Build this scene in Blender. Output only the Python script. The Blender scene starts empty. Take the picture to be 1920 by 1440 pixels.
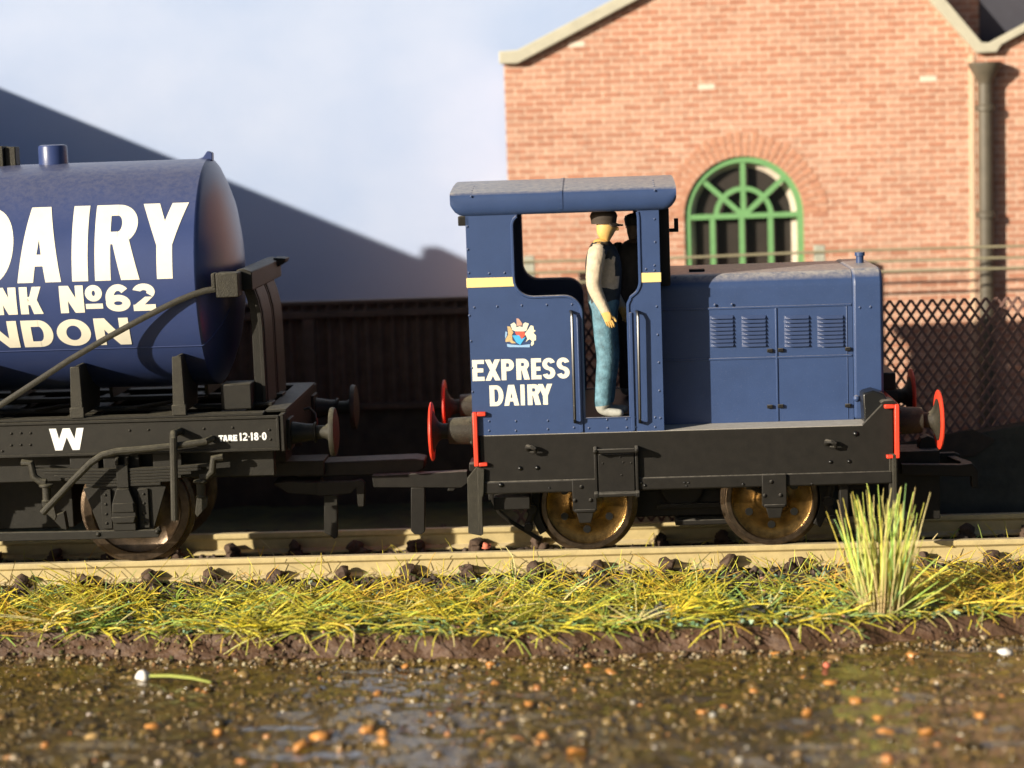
import bpy, bmesh, math, random
from math import sin, cos, pi, radians, sqrt, atan2, asin
from mathutils import Vector, Matrix, noise

S = bpy.context.scene
COL = S.collection
random.seed(7)

# ------------------------------------------------------------------ camera, sky light, sun, exposure
CAM_H, CAM_Y, FPX = 8.29, -40.0, 4000.0
YAW, PIT, ROL = radians(2.446), radians(6.951), radians(1.937)
fwd = Vector((-sin(YAW) * cos(PIT), cos(YAW) * cos(PIT), -sin(PIT)))
rt0 = Vector((cos(YAW), sin(YAW), 0))
up0 = rt0.cross(fwd)
rgt = cos(ROL) * rt0 - sin(ROL) * up0
upv = cos(ROL) * up0 + sin(ROL) * rt0
cd = bpy.data.cameras.new('camera')
cam = bpy.data.objects.new('camera', cd)
COL.objects.link(cam)
cam.matrix_world = Matrix(((rgt.x, upv.x, -fwd.x, 0), (rgt.y, upv.y, -fwd.y, CAM_Y),
                           (rgt.z, upv.z, -fwd.z, CAM_H), (0, 0, 0, 1)))
cd.sensor_width = 36
cd.lens = FPX / 1920 * 36
cd.clip_end = 400
cd.dof.use_dof = True
cd.dof.focus_distance = 41.3
cd.dof.aperture_fstop = 0.075 / 0.40
cd.dof.aperture_blades = 0
S.camera = cam

SUN = Vector((1.2, 1.0, -0.48))                      # the way the light travels
W = bpy.data.worlds.new('World')
S.world = W
W.use_nodes = True
wn = W.node_tree
sky_n = wn.nodes.new('ShaderNodeTexSky')
sky_n.sky_type = 'NISHITA'
sky_n.sun_disc = False
sky_n.sun_elevation = atan2(0.48, sqrt(1.2 ** 2 + 1))
sky_n.sun_rotation = radians(230)
sky_n.air_density = 0.65
sky_n.dust_density = 1.2
sky_n.ozone_density = 0.8
bg = wn.nodes['Background']
wn.links.new(sky_n.outputs[0], bg.inputs[0])
bg.inputs[1].default_value = 0.05
sd = bpy.data.lights.new('sun', 'SUN')
sd.energy = 5.0
sd.angle = radians(0.53)
sd.color = (1.0, 0.90, 0.74)
so = bpy.data.objects.new('sun', sd)
COL.objects.link(so)
so.rotation_euler = SUN.to_track_quat('-Z', 'Y').to_euler()
so.location = (-20, -20, 20)
S.view_settings.view_transform = 'Standard'
S.view_settings.look = 'None'
S.view_settings.gamma = 1
S.view_settings.exposure = 0.62
S.view_settings.use_curve_mapping = False
S.cycles.use_denoising = True
S.cycles.max_bounces = 8
S.cycles.transparent_max_bounces = 12
S.cycles.caustics_reflective = False
S.cycles.caustics_refractive = False


def A(px, py, Y):
    """where a point measured in the photograph lies if it is at depth Y: (X, Z)"""
    d = fwd * FPX + rgt * (px - 960) - upv * (py - 720)
    t = (Y - CAM_Y) / d.y
    return d.x * t, CAM_H + d.z * t


def AX(px, py, Y):
    return A(px, py, Y)[0]


def AZ(px, py, Y):
    return A(px, py, Y)[1]


# ------------------------------------------------------------------ materials
def mat(name, col, rough=0.5, var=0.12, vs=3.0, bump=0.0, bs=60.0, metal=0.0, dust=0.0, dcol=(0.34, 0.31, 0.27),
        fleck=0.0, fcol=(0.5, 0.5, 0.5), spec=0.5, coat=0.0, col2=None, attr=None):
    m = bpy.data.materials.new(name)
    m.use_nodes = True
    nt = m.node_tree
    N, L = nt.nodes, nt.links
    b = N['Principled BSDF']
    b.inputs['Roughness'].default_value = rough
    b.inputs['Metallic'].default_value = metal
    b.inputs['Specular IOR Level'].default_value = spec
    b.inputs['Coat Weight'].default_value = coat
    tc = N.new('ShaderNodeTexCoord')
    geo = N.new('ShaderNodeNewGeometry')
    pos = geo.outputs['Position']
    if attr:
        at_ = N.new('ShaderNodeAttribute')
        at_.attribute_name = attr
        base = at_.outputs['Color']
    else:
        n1 = N.new('ShaderNodeTexNoise')
        n1.inputs['Scale'].default_value = vs
        n1.inputs['Detail'].default_value = 6
        n1.inputs['Roughness'].default_value = 0.65
        L.new(pos, n1.inputs['Vector'])
        r = N.new('ShaderNodeMapRange')
        r.inputs[1].default_value = 0.3
        r.inputs[2].default_value = 0.7
        L.new(n1.outputs['Fac'], r.inputs[0])
        mx = N.new('ShaderNodeMix')
        mx.data_type = 'RGBA'
        c2 = col2 if col2 else tuple(min(1, c * (1 + var)) for c in col)
        c1 = col if col2 else tuple(c * (1 - var) for c in col)
        mx.inputs[6].default_value = (*c1, 1)
        mx.inputs[7].default_value = (*c2, 1)
        L.new(r.outputs[0], mx.inputs[0])
        base = mx.outputs[2]
    if fleck > 0:
        nf = N.new('ShaderNodeTexNoise')
        nf.inputs['Scale'].default_value = 44
        nf.inputs['Detail'].default_value = 3
        L.new(pos, nf.inputs['Vector'])
        rf = N.new('ShaderNodeMapRange')
        rf.inputs[1].default_value = 0.62
        rf.inputs[2].default_value = 0.74
        rf.inputs[4].default_value = fleck
        L.new(nf.outputs['Fac'], rf.inputs[0])
        mf = N.new('ShaderNodeMix')
        mf.data_type = 'RGBA'
        L.new(rf.outputs[0], mf.inputs[0])
        L.new(base, mf.inputs[6])
        mf.inputs[7].default_value = (*fcol, 1)
        base = mf.outputs[2]
    if dust > 0:
        sp = N.new('ShaderNodeSeparateXYZ')
        L.new(geo.outputs['Normal'], sp.inputs[0])
        rd = N.new('ShaderNodeMapRange')
        rd.inputs[1].default_value = 0.45
        rd.inputs[2].default_value = 0.95
        rd.inputs[4].default_value = dust
        L.new(sp.outputs[2], rd.inputs[0])
        nd = N.new('ShaderNodeTexNoise')
        nd.inputs['Scale'].default_value = 9
        nd.inputs['Detail'].default_value = 8
        nd.inputs['Roughness'].default_value = 0.75
        L.new(pos, nd.inputs['Vector'])
        rr = N.new('ShaderNodeMapRange')
        rr.inputs[1].default_value = 0.25
        rr.inputs[2].default_value = 0.6
        L.new(nd.outputs['Fac'], rr.inputs[0])
        mu = N.new('ShaderNodeMath')
        mu.operation = 'MULTIPLY'
        L.new(rd.outputs[0], mu.inputs[0])
        L.new(rr.outputs[0], mu.inputs[1])
        md = N.new('ShaderNodeMix')
        md.data_type = 'RGBA'
        L.new(mu.outputs[0], md.inputs[0])
        L.new(base, md.inputs[6])
        md.inputs[7].default_value = (*dcol, 1)
        base = md.outputs[2]
    L.new(base, b.inputs['Base Color'])
    if bump > 0:
        nb = N.new('ShaderNodeTexNoise')
        nb.inputs['Scale'].default_value = bs
        nb.inputs['Detail'].default_value = 4
        L.new(pos, nb.inputs['Vector'])
        bp = N.new('ShaderNodeBump')
        bp.inputs['Strength'].default_value = bump
        bp.inputs['Distance'].default_value = 0.02
        L.new(nb.outputs['Fac'], bp.inputs['Height'])
        L.new(bp.outputs[0], b.inputs['Normal'])
    return m


M = {}
M['blue'] = mat('navy_paint', (0.033, 0.062, 0.155), 0.42, 0.08, 2.0, 0.16, 70, dust=0.95, dcol=(0.46, 0.42, 0.37), fleck=0.22, fcol=(0.16, 0.19, 0.27))
M['tank'] = mat('tank_paint', (0.035, 0.055, 0.155), 0.33, 0.06, 1.5, 0.05, 50, dust=0.28, dcol=(0.35, 0.33, 0.32), fleck=0.08, fcol=(0.22, 0.25, 0.33))
M['louvre'] = mat('louvre_paint', (0.037, 0.062, 0.145), 0.30, 0.07, 2.0, dust=0.12, dcol=(0.30, 0.28, 0.25))
M['black'] = mat('black_frame', (0.0125, 0.011, 0.009), 0.55, 0.25, 5.0, 0.25, 70, dust=0.8, dcol=(0.26, 0.24, 0.20), fleck=0.12, fcol=(0.045, 0.04, 0.033), spec=0.25)
M['wagon'] = mat('wagon_black', (0.015, 0.0135, 0.010), 0.55, 0.22, 6.0, 0.3, 70, dust=0.6, dcol=(0.20, 0.18, 0.13), fleck=0.16, fcol=(0.055, 0.05, 0.037), spec=0.28)
M['dirty'] = mat('dirty_black', (0.028, 0.025, 0.017), 0.6, 0.3, 9.0, 0.5, 50, dust=0.55, dcol=(0.24, 0.22, 0.15), fleck=0.4, fcol=(0.14, 0.13, 0.09), spec=0.35)
M['footplate'] = mat('dusty_footplate', (0.40, 0.37, 0.32), 0.85, 0.25, 8.0, 0.4, 50, col2=(0.52, 0.49, 0.44))
M['gloss'] = mat('gloss_black', (0.010, 0.010, 0.010), 0.30, 0.1)
M['red'] = mat('red_paint', (0.72, 0.055, 0.025), 0.45, 0.1, 8.0, 0.2, 60)
M['cream'] = mat('cream_stripe', (0.85, 0.66, 0.27), 0.5, 0.05, 5.0, 0.1, 60)
M['white'] = mat('white_lettering', (0.84, 0.80, 0.66), 0.5, 0.04, 5.0)
M['purewhite'] = mat('white_marking', (0.85, 0.85, 0.83), 0.5, 0.03, 5.0)
M['brass'] = mat('wheel_brass', (0.155, 0.09, 0.028), 0.22, 0.6, 5.0, 0.2, 40, metal=0.9)
M['steel'] = mat('wheel_steel', (0.11, 0.08, 0.055), 0.34, 0.4, 8.0, 0.2, 50, metal=0.85)
M['rail'] = mat('rail_paint', (0.50, 0.395, 0.185), 0.6, 0.14, 4.0, 0.3, 60, fleck=0.25, fcol=(0.64, 0.54, 0.32), dust=0.6, dcol=(0.68, 0.58, 0.40))
M['chair'] = mat('chair_brown', (0.075, 0.045, 0.028), 0.8, 0.35, 8.0, 0.6, 40)
M['sleeper'] = mat('sleeper', (0.07, 0.05, 0.035), 0.85, 0.3, 6.0, 0.6, 30)
M['crestgold'] = mat('crest_gold', (0.55, 0.40, 0.2), 0.5, 0.25, 30)
M['crestcream'] = mat('crest_cream', (0.85, 0.8, 0.58), 0.5, 0.05)
M['crestred'] = mat('crest_red', (0.75, 0.11, 0.07), 0.5, 0.05)
M['crestblue'] = mat('crest_blue', (0.07, 0.42, 0.78), 0.5, 0.08)
M['crestpale'] = mat('crest_paleblue', (0.3, 0.48, 0.72), 0.5, 0.1)
M['crestpink'] = mat('crest_pink', (0.55, 0.33, 0.26), 0.5, 0.15, 20)
M['concrete'] = mat('concrete', (0.42, 0.42, 0.34), 0.85, 0.15, 5.0, 0.4, 40)
M['wire'] = mat('wire_grey', (0.30, 0.27, 0.17), 0.6, 0.1)
M['mesh'] = mat('mesh_brown', (0.17, 0.095, 0.078), 0.55, 0.25, 6.0)
M['corr'] = mat('corrugated_brown', (0.105, 0.062, 0.040), 0.7, 0.35, 2.5, 0.2, 30)
M['plinth'] = mat('plinth_dark', (0.055, 0.042, 0.030), 0.85, 0.35, 3.0, 0.5, 20)
M['ramp'] = mat('ramp_dark', (0.055, 0.055, 0.042), 0.85, 0.3, 3.0, 0.5, 20)
M['verge'] = mat('verge_stone', (0.50, 0.47, 0.36), 0.8, 0.08, 3.0, 0.2, 30)
M['pipe'] = mat('downpipe_brown', (0.10, 0.085, 0.06), 0.5, 0.2, 4.0, 0.2, 30)
M['green'] = mat('green_paint', (0.17, 0.37, 0.145), 0.5, 0.08, 5.0)
M['glass'] = mat('window_dark', (0.034, 0.026, 0.021), 0.5, 0.15, 2.0)
M['reveal'] = mat('reveal_cream', (0.62, 0.52, 0.42), 0.7, 0.1, 5.0)
M['slate'] = mat('slate_dark', (0.05, 0.05, 0.065), 0.7, 0.1, 3.0)
M['vous'] = mat('arch_brick', (0.53, 0.265, 0.165), 0.85, 0.10, 6.0, 0.4, 40)
M['whitebrick'] = mat('pale_brick', (0.75, 0.62, 0.50), 0.8, 0.06, 8.0)
M['palestrip'] = mat('pale_strip', (0.68, 0.47, 0.32), 0.8, 0.1, 5.0, 0.2, 30)
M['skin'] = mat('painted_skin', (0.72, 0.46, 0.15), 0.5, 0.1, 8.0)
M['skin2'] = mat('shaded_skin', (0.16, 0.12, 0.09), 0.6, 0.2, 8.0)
M['shirt'] = mat('shirt_cream', (0.56, 0.46, 0.33), 0.8, 0.22, 9.0, 1.0, 9)
M['vest'] = mat('waistcoat_dark', (0.022, 0.026, 0.028), 0.6, 0.35, 9.0, 1.0, 9)
M['jeans'] = mat('trousers_blue', (0.10, 0.21, 0.27), 0.7, 0.5, 7.0, 1.0, 9, fleck=0.4, fcol=(0.30, 0.42, 0.44))
M['shoe'] = mat('shoe_pale', (0.36, 0.36, 0.32), 0.6, 0.3, 9.0)
M['cap'] = mat('cap_dark', (0.045, 0.032, 0.022), 0.75, 0.2, 9.0)
M['coat'] = mat('coat_dark', (0.035, 0.033, 0.030), 0.7, 0.3, 7.0, 0.3, 20)
M['eye'] = mat('eye_dark', (0.02, 0.015, 0.01), 0.4, 0.0)
M['inside'] = mat('cab_inside', (0.022, 0.024, 0.028), 0.6, 0.15)
M['strand'] = mat('strand', (1, 1, 1), 0.55, attr='Col')
M['crumb'] = mat('crumb', (1, 1, 1), 0.8, attr='Col', bump=0.3, bs=30)
M['stone'] = mat('stone', (1, 1, 1), 0.2, attr='Col', bump=0.3, bs=25, spec=0.6)


def soil(name, c1, c2, c3, rough, bump, bs, coat=0.0, croc=0.1, bd=0.05):
    m = bpy.data.materials.new(name)
    m.use_nodes = True
    N, L = m.node_tree.nodes, m.node_tree.links
    b = N['Principled BSDF']
    b.inputs['Roughness'].default_value = rough
    b.inputs['Coat Weight'].default_value = coat
    b.inputs['Coat Roughness'].default_value = croc
    geo = N.new('ShaderNodeNewGeometry')
    n1 = N.new('ShaderNodeTexNoise')
    n1.inputs['Scale'].default_value = 1.1
    n1.inputs['Detail'].default_value = 8
    n1.inputs['Roughness'].default_value = 0.7
    n2 = N.new('ShaderNodeTexNoise')
    n2.inputs['Scale'].default_value = 9
    n2.inputs['Detail'].default_value = 6
    n2.inputs['Roughness'].default_value = 0.75
    for n in (n1, n2):
        L.new(geo.outputs['Position'], n.inputs['Vector'])
    cr = N.new('ShaderNodeValToRGB')
    cr.color_ramp.elements[0].position = 0.38
    cr.color_ramp.elements[0].color = (*c1, 1)
    cr.color_ramp.elements[1].position = 0.62
    cr.color_ramp.elements[1].color = (*c2, 1)
    L.new(n1.outputs['Fac'], cr.inputs[0])
    r = N.new('ShaderNodeMapRange')
    r.inputs[1].default_value = 0.5
    r.inputs[2].default_value = 0.72
    L.new(n2.outputs['Fac'], r.inputs[0])
    mx = N.new('ShaderNodeMix')
    mx.data_type = 'RGBA'
    L.new(r.outputs[0], mx.inputs[0])
    L.new(cr.outputs[0], mx.inputs[6])
    mx.inputs[7].default_value = (*c3, 1)
    L.new(mx.outputs[2], b.inputs['Base Color'])
    nb = N.new('ShaderNodeTexNoise')
    nb.inputs['Scale'].default_value = bs
    nb.inputs['Detail'].default_value = 5
    L.new(geo.outputs['Position'], nb.inputs['Vector'])
    bp = N.new('ShaderNodeBump')
    bp.inputs['Strength'].default_value = bump
    bp.inputs['Distance'].default_value = bd
    L.new(nb.outputs['Fac'], bp.inputs['Height'])
    L.new(bp.outputs[0], b.inputs['Normal'])
    return m


M['ground'] = soil('ground_soil', (0.075, 0.06, 0.03), (0.14, 0.125, 0.035), (0.10, 0.12, 0.045), 0.9, 0.7, 14)
M['bank'] = soil('bank_soil', (0.060, 0.029, 0.013), (0.098, 0.048, 0.024), (0.15, 0.085, 0.042), 0.65, 1.0, 9)
M['mud'] = soil('mud_soil', (0.080, 0.046, 0.009), (0.150, 0.100, 0.015), (0.215, 0.14, 0.040), 0.30, 1.0, 7, coat=1.0, croc=0.07, bd=0.13)


def water_mat():
    m = bpy.data.materials.new('muddy_water')
    m.use_nodes = True
    N, L = m.node_tree.nodes, m.node_tree.links
    N.remove(N['Principled BSDF'])
    out = N['Material Output']
    t = N.new('ShaderNodeBsdfTransparent')
    t.inputs[0].default_value = (0.86, 0.72, 0.50, 1)
    g = N.new('ShaderNodeBsdfGlossy')
    g.inputs['Roughness'].default_value = 0.12
    fr = N.new('ShaderNodeFresnel')
    fr.inputs[0].default_value = 1.36
    mx = N.new('ShaderNodeMixShader')
    geo = N.new('ShaderNodeNewGeometry')
    nb = N.new('ShaderNodeTexNoise')
    nb.inputs['Scale'].default_value = 6
    nb.inputs['Detail'].default_value = 5
    nb.inputs['Roughness'].default_value = 0.6
    L.new(geo.outputs['Position'], nb.inputs['Vector'])
    bp = N.new('ShaderNodeBump')
    bp.inputs['Strength'].default_value = 1.0
    bp.inputs['Distance'].default_value = 0.05
    L.new(nb.outputs['Fac'], bp.inputs['Height'])
    for n in (g, fr):
        L.new(bp.outputs[0], n.inputs['Normal'])
    L.new(fr.outputs[0], mx.inputs[0])
    L.new(t.outputs[0], mx.inputs[1])
    L.new(g.outputs[0], mx.inputs[2])
    L.new(mx.outputs[0], out.inputs[0])
    return m


M['water'] = water_mat()


def brick_mat():
    m = bpy.data.materials.new('printed_brick')
    m.use_nodes = True
    N, L = m.node_tree.nodes, m.node_tree.links
    b = N['Principled BSDF']
    b.inputs['Roughness'].default_value = 0.85
    geo = N.new('ShaderNodeNewGeometry')
    sp = N.new('ShaderNodeSeparateXYZ')
    cb = N.new('ShaderNodeCombineXYZ')
    L.new(geo.outputs['Position'], sp.inputs[0])
    L.new(sp.outputs[0], cb.inputs[0])
    L.new(sp.outputs[2], cb.inputs[1])
    # a slight wobble so that the courses are not ruler straight
    nw = N.new('ShaderNodeTexNoise')
    nw.inputs['Scale'].default_value = 2.2
    L.new(cb.outputs[0], nw.inputs['Vector'])
    wm = N.new('ShaderNodeVectorMath')
    wm.operation = 'MULTIPLY_ADD'
    L.new(nw.outputs['Color'], wm.inputs[0])
    wm.inputs[1].default_value = (0.06, 0.05, 0)
    L.new(cb.outputs[0], wm.inputs[2])
    br = N.new('ShaderNodeTexBrick')
    br.offset = 0.5
    br.inputs['Scale'].default_value = 1
    br.inputs['Brick Width'].default_value = 0.48
    br.inputs['Row Height'].default_value = 0.164
    br.inputs['Mortar Size'].default_value = 0.016
    br.inputs['Mortar Smooth'].default_value = 0.35
    br.inputs['Bias'].default_value = -0.25
    br.inputs['Color1'].default_value = (0.475, 0.22, 0.138, 1)
    br.inputs['Color2'].default_value = (0.595, 0.35, 0.245, 1)
    br.inputs['Mortar'].default_value = (0.71, 0.525, 0.395, 1)
    L.new(wm.outputs[0], br.inputs['Vector'])
    # broad weathering and a fine speckle
    n1 = N.new('ShaderNodeTexNoise')
    n1.inputs['Scale'].default_value = 0.55
    n1.inputs['Detail'].default_value = 7
    n1.inputs['Roughness'].default_value = 0.6
    L.new(cb.outputs[0], n1.inputs['Vector'])
    r1 = N.new('ShaderNodeMapRange')
    r1.inputs[1].default_value = 0.3
    r1.inputs[2].default_value = 0.7
    r1.inputs[3].default_value = 0.90
    r1.inputs[4].default_value = 1.09
    L.new(n1.outputs['Fac'], r1.inputs[0])
    n2 = N.new('ShaderNodeTexNoise')
    n2.inputs['Scale'].default_value = 7
    n2.inputs['Detail'].default_value = 5
    L.new(cb.outputs[0], n2.inputs['Vector'])
    r2 = N.new('ShaderNodeMapRange')
    r2.inputs[1].default_value = 0.3
    r2.inputs[2].default_value = 0.7
    r2.inputs[3].default_value = 0.84
    r2.inputs[4].default_value = 1.16
    L.new(n2.outputs['Fac'], r2.inputs[0])
    mu = N.new('ShaderNodeMath')
    mu.operation = 'MULTIPLY'
    L.new(r1.outputs[0], mu.inputs[0])
    L.new(r2.outputs[0], mu.inputs[1])
    vm = N.new('ShaderNodeVectorMath')
    vm.operation = 'SCALE'
    L.new(br.outputs['Color'], vm.inputs[0])
    L.new(mu.outputs[0], vm.inputs['Scale'])
    L.new(vm.outputs[0], b.inputs['Base Color'])
    bp = N.new('ShaderNodeBump')
    bp.invert = True
    bp.inputs['Strength'].default_value = 0.5
    bp.inputs['Distance'].default_value = 0.03
    L.new(br.outputs['Fac'], bp.inputs['Height'])
    L.new(bp.outputs[0], b.inputs['Normal'])
    return m


M['brick'] = brick_mat()


def sky_mat():
    m = bpy.data.materials.new('painted_sky')
    m.use_nodes = True
    N, L = m.node_tree.nodes, m.node_tree.links
    b = N['Principled BSDF']
    b.inputs['Roughness'].default_value = 0.9
    geo = N.new('ShaderNodeNewGeometry')
    mp = N.new('ShaderNodeMapping')
    mp.inputs['Scale'].default_value = (1, 1, 1.5)
    n1 = N.new('ShaderNodeTexNoise')
    n1.inputs['Scale'].default_value = 0.16
    n1.inputs['Detail'].default_value = 6
    L.new(geo.outputs['Position'], mp.inputs[0])
    L.new(mp.outputs[0], n1.inputs['Vector'])
    cr = N.new('ShaderNodeValToRGB')
    cr.color_ramp.elements[0].position = 0.36
    cr.color_ramp.elements[0].color = (0.35, 0.445, 0.65, 1)
    cr.color_ramp.elements[1].position = 0.64
    cr.color_ramp.elements[1].color = (0.44, 0.515, 0.69, 1)
    L.new(n1.outputs['Fac'], cr.inputs[0])
    L.new(cr.outputs[0], b.inputs['Base Color'])
    nb = N.new('ShaderNodeTexNoise')
    nb.inputs['Scale'].default_value = 6
    nb.inputs['Detail'].default_value = 5
    L.new(geo.outputs['Position'], nb.inputs['Vector'])
    bp = N.new('ShaderNodeBump')
    bp.inputs['Strength'].default_value = 0.10
    bp.inputs['Distance'].default_value = 0.05
    L.new(nb.outputs['Fac'], bp.inputs['Height'])
    L.new(bp.outputs[0], b.inputs['Normal'])
    return m


M['sky'] = sky_mat()


# ------------------------------------------------------------------ mesh builder
class MB:
    def __init__(self):
        self.v, self.f, self.c = [], [], []

    def add(self, vs, fs):
        o = len(self.v)
        self.v += [tuple(p) for p in vs]
        self.f += [tuple(i + o for i in f) for f in fs]
        return self

    def box(self, x0, x1, y0, y1, z0, z1):
        vs = [(x, y, z) for z in (z0, z1) for y in (y0, y1) for x in (x0, x1)]
        return self.add(vs, [(0, 2, 3, 1), (4, 5, 7, 6), (0, 1, 5, 4), (2, 6, 7, 3), (0, 4, 6, 2), (1, 3, 7, 5)])

    def prism(self, poly, a, b, axis='y'):
        """polygon extruded along an axis: y -> poly is (x,z); x -> (y,z); z -> (x,y)"""
        n = len(poly)

        def P(p, t):
            return {'y': (p[0], t, p[1]), 'x': (t, p[0], p[1]), 'z': (p[0], p[1], t)}[axis]
        vs = [P(p, a) for p in poly] + [P(p, b) for p in poly]
        fs = [tuple(range(n)), tuple(range(2 * n - 1, n - 1, -1))]
        fs += [(i, i + n, (i + 1) % n + n, (i + 1) % n) for i in range(n)]
        return self.add(vs, fs)

    def lathe(self, org, axis, prof, n=32, cap=True):
        """prof: list of (distance along axis, radius)"""
        ax = Vector(axis).normalized()
        u = ax.orthogonal().normalized()
        w = ax.cross(u)
        o = Vector(org)
        vs, fs = [], []
        for d, r in prof:
            for k in range(n):
                t = 2 * pi * k / n
                vs.append(o + ax * d + (u * cos(t) + w * sin(t)) * r)
        for i in range(len(prof) - 1):
            for k in range(n):
                k2 = (k + 1) % n
                fs.append((i * n + k, i * n + k2, (i + 1) * n + k2, (i + 1) * n + k))
        if cap:
            if prof[0][1] > 1e-5:
                fs.append(tuple(range(n - 1, -1, -1)))
            if prof[-1][1] > 1e-5:
                fs.append(tuple((len(prof) - 1) * n + k for k in range(n)))
        return self.add(vs, fs)

    def cyl(self, p0, p1, r, n=20):
        p0, p1 = Vector(p0), Vector(p1)
        return self.lathe(p0, p1 - p0, [(0, r), ((p1 - p0).length, r)], n)

    def tube(self, pts, r, n=8, flat=1.0):
        pts = [Vector(p) for p in pts]
        rs = r if isinstance(r, (list, tuple)) else [r] * len(pts)
        vs, fs = [], []
        prev = None
        for i, p in enumerate(pts):
            t = (pts[min(i + 1, len(pts) - 1)] - pts[max(i - 1, 0)]).normalized()
            if prev is None:
                u = t.orthogonal().normalized()
                if abs(t.y) < 0.9:
                    u = (Vector((0, 1, 0)) - t * t.y).normalized()
            else:
                u = (prev - t * prev.dot(t)).normalized()
            prev = u
            w = t.cross(u)
            for k in range(n):
                a = 2 * pi * (k + 0.5) / n
                vs.append(p + u * cos(a) * rs[i] * flat + w * sin(a) * rs[i])
        for i in range(len(pts) - 1):
            for k in range(n):
                k2 = (k + 1) % n
                fs.append((i * n + k, i * n + k2, (i + 1) * n + k2, (i + 1) * n + k))
        fs.append(tuple(range(n - 1, -1, -1)))
        fs.append(tuple((len(pts) - 1) * n + k for k in range(n)))
        return self.add(vs, fs)

    def dome(self, p, axis, r, h=None, n=10):
        h = r if h is None else h
        return self.lathe(p, axis, [(0, r), (h * 0.5, r * 0.87), (h * 0.87, r * 0.5), (h, r * 0.02)], n)

    def build(self, name, m, parent=None, bevel=0.0, smooth=35, sub=0, cols=None, kind=None):
        me = bpy.data.meshes.new(name)
        c = Vector((0, 0, 0))
        if self.v and kind is None:
            lo = [min(p[i] for p in self.v) for i in range(3)]
            hi = [max(p[i] for p in self.v) for i in range(3)]
            c = Vector([(lo[i] + hi[i]) / 2 for i in range(3)])
            if parent is None:
                c.z = lo[2]
        me.from_pydata([tuple(Vector(p) - c) for p in self.v], [], self.f)
        bm = bmesh.new()
        bm.from_mesh(me)
        bmesh.ops.recalc_face_normals(bm, faces=bm.faces)
        bm.to_mesh(me)
        bm.free()
        if cols is not None:
            ca = me.color_attributes.new('Col', 'FLOAT_COLOR', 'POINT')
            ca.data.foreach_set('color', [x for q in cols for x in (*q, 1.0)])
        if smooth:
            me.polygons.foreach_set('use_smooth', [True] * len(me.polygons))
            me.set_sharp_from_angle(angle=radians(smooth))
        for mm in (m if isinstance(m, (list, tuple)) else [m]):
            me.materials.append(mm)
        o = bpy.data.objects.new(name, me)
        COL.objects.link(o)
        o.location = c
        if parent is not None:
            attach(o, parent)
        if bevel:
            bv = o.modifiers.new('edge', 'BEVEL')
            bv.width = bevel
            bv.segments = 2
            bv.limit_method = 'ANGLE'
            bv.angle_limit = radians(40)
        if kind:
            o['kind'] = kind
        return o


def wloc(o):
    p = Vector(o.location)
    q = o
    while q.parent is not None:
        q = q.parent
        p = p + Vector(q.location)
    return p


def attach(o, parent):
    """parent a part built in scene coordinates (no rotation or scale anywhere)"""
    o.parent = parent
    o.location = Vector(o.location) - wloc(parent)


def thing(name, label, cat, loc, group=None):
    o = bpy.data.objects.new(name, None)
    COL.objects.link(o)
    o.location = loc
    o.empty_display_size = 0.3
    return tag(o, label, cat, group)


def tag(o, label=None, cat=None, group=None, kind=None):
    if label:
        o['label'] = label
    if cat:
        o['category'] = cat
    if group:
        o['group'] = group
    if kind:
        o['kind'] = kind
    return o


def copy_tree(o, parent=None):
    c = o.copy()
    COL.objects.link(c)
    if parent is not None:
        c.parent = parent
    for ch in [x for x in bpy.data.objects if x.parent == o]:
        copy_tree(ch, c)
    return c


def arc(cx, cy, r, a0, a1, n, ry=None):
    ry = r if ry is None else ry
    return [(cx + r * cos(radians(a0 + (a1 - a0) * i / n)), cy + ry * sin(radians(a0 + (a1 - a0) * i / n))) for i in range(n + 1)]


def rock(mb, c, s, seed, cols=None, col=None, sub=1, flat=1.0, rough=0.35):
    """one irregular stone"""
    bm = bmesh.new()
    bmesh.ops.create_icosphere(bm, subdivisions=sub, radius=1)
    rr = random.Random(seed)
    sx, sy, sz = s * rr.uniform(0.75, 1.3), s * rr.uniform(0.75, 1.3), s * rr.uniform(0.7, 1.1) * flat
    off = Vector((rr.uniform(-50, 50), rr.uniform(-50, 50), rr.uniform(-50, 50)))
    rot = Matrix.Rotation(rr.uniform(0, 6.28), 3, 'Z') @ Matrix.Rotation(rr.uniform(-0.4, 0.4), 3, 'X')
    vs = []
    for v in bm.verts:
        k = 1 + rough * noise.noise(v.co * 1.3 + off) * 1.6
        p = rot @ Vector((v.co.x * sx * k, v.co.y * sy * k, v.co.z * sz * k))
        vs.append(p + Vector(c))
    bm.verts.index_update()
    fs = [tuple(v.index for v in f.verts) for f in bm.faces]
    bm.free()
    mb.add(vs, fs)
    if cols is not None:
        cols += [col] * len(vs)


# ------------------------------------------------------------------ lettering drawn stroke by stroke
def quad(x0, x1, y0, X0, X1, y1):
    return [(x0, y0), (x1, y0), (X1, y1), (X0, y1)]


def ring(cx, cy, rx, ry, a0, a1, tx, ty, n=20, lay=0):
    o = arc(cx, cy, rx, a0, a1, n, ry)
    i = arc(cx, cy, rx - tx, a0, a1, n, ry - ty)
    return [(lay, [o[k], o[k + 1], i[k + 1], i[k]]) for k in range(n)]


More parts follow.
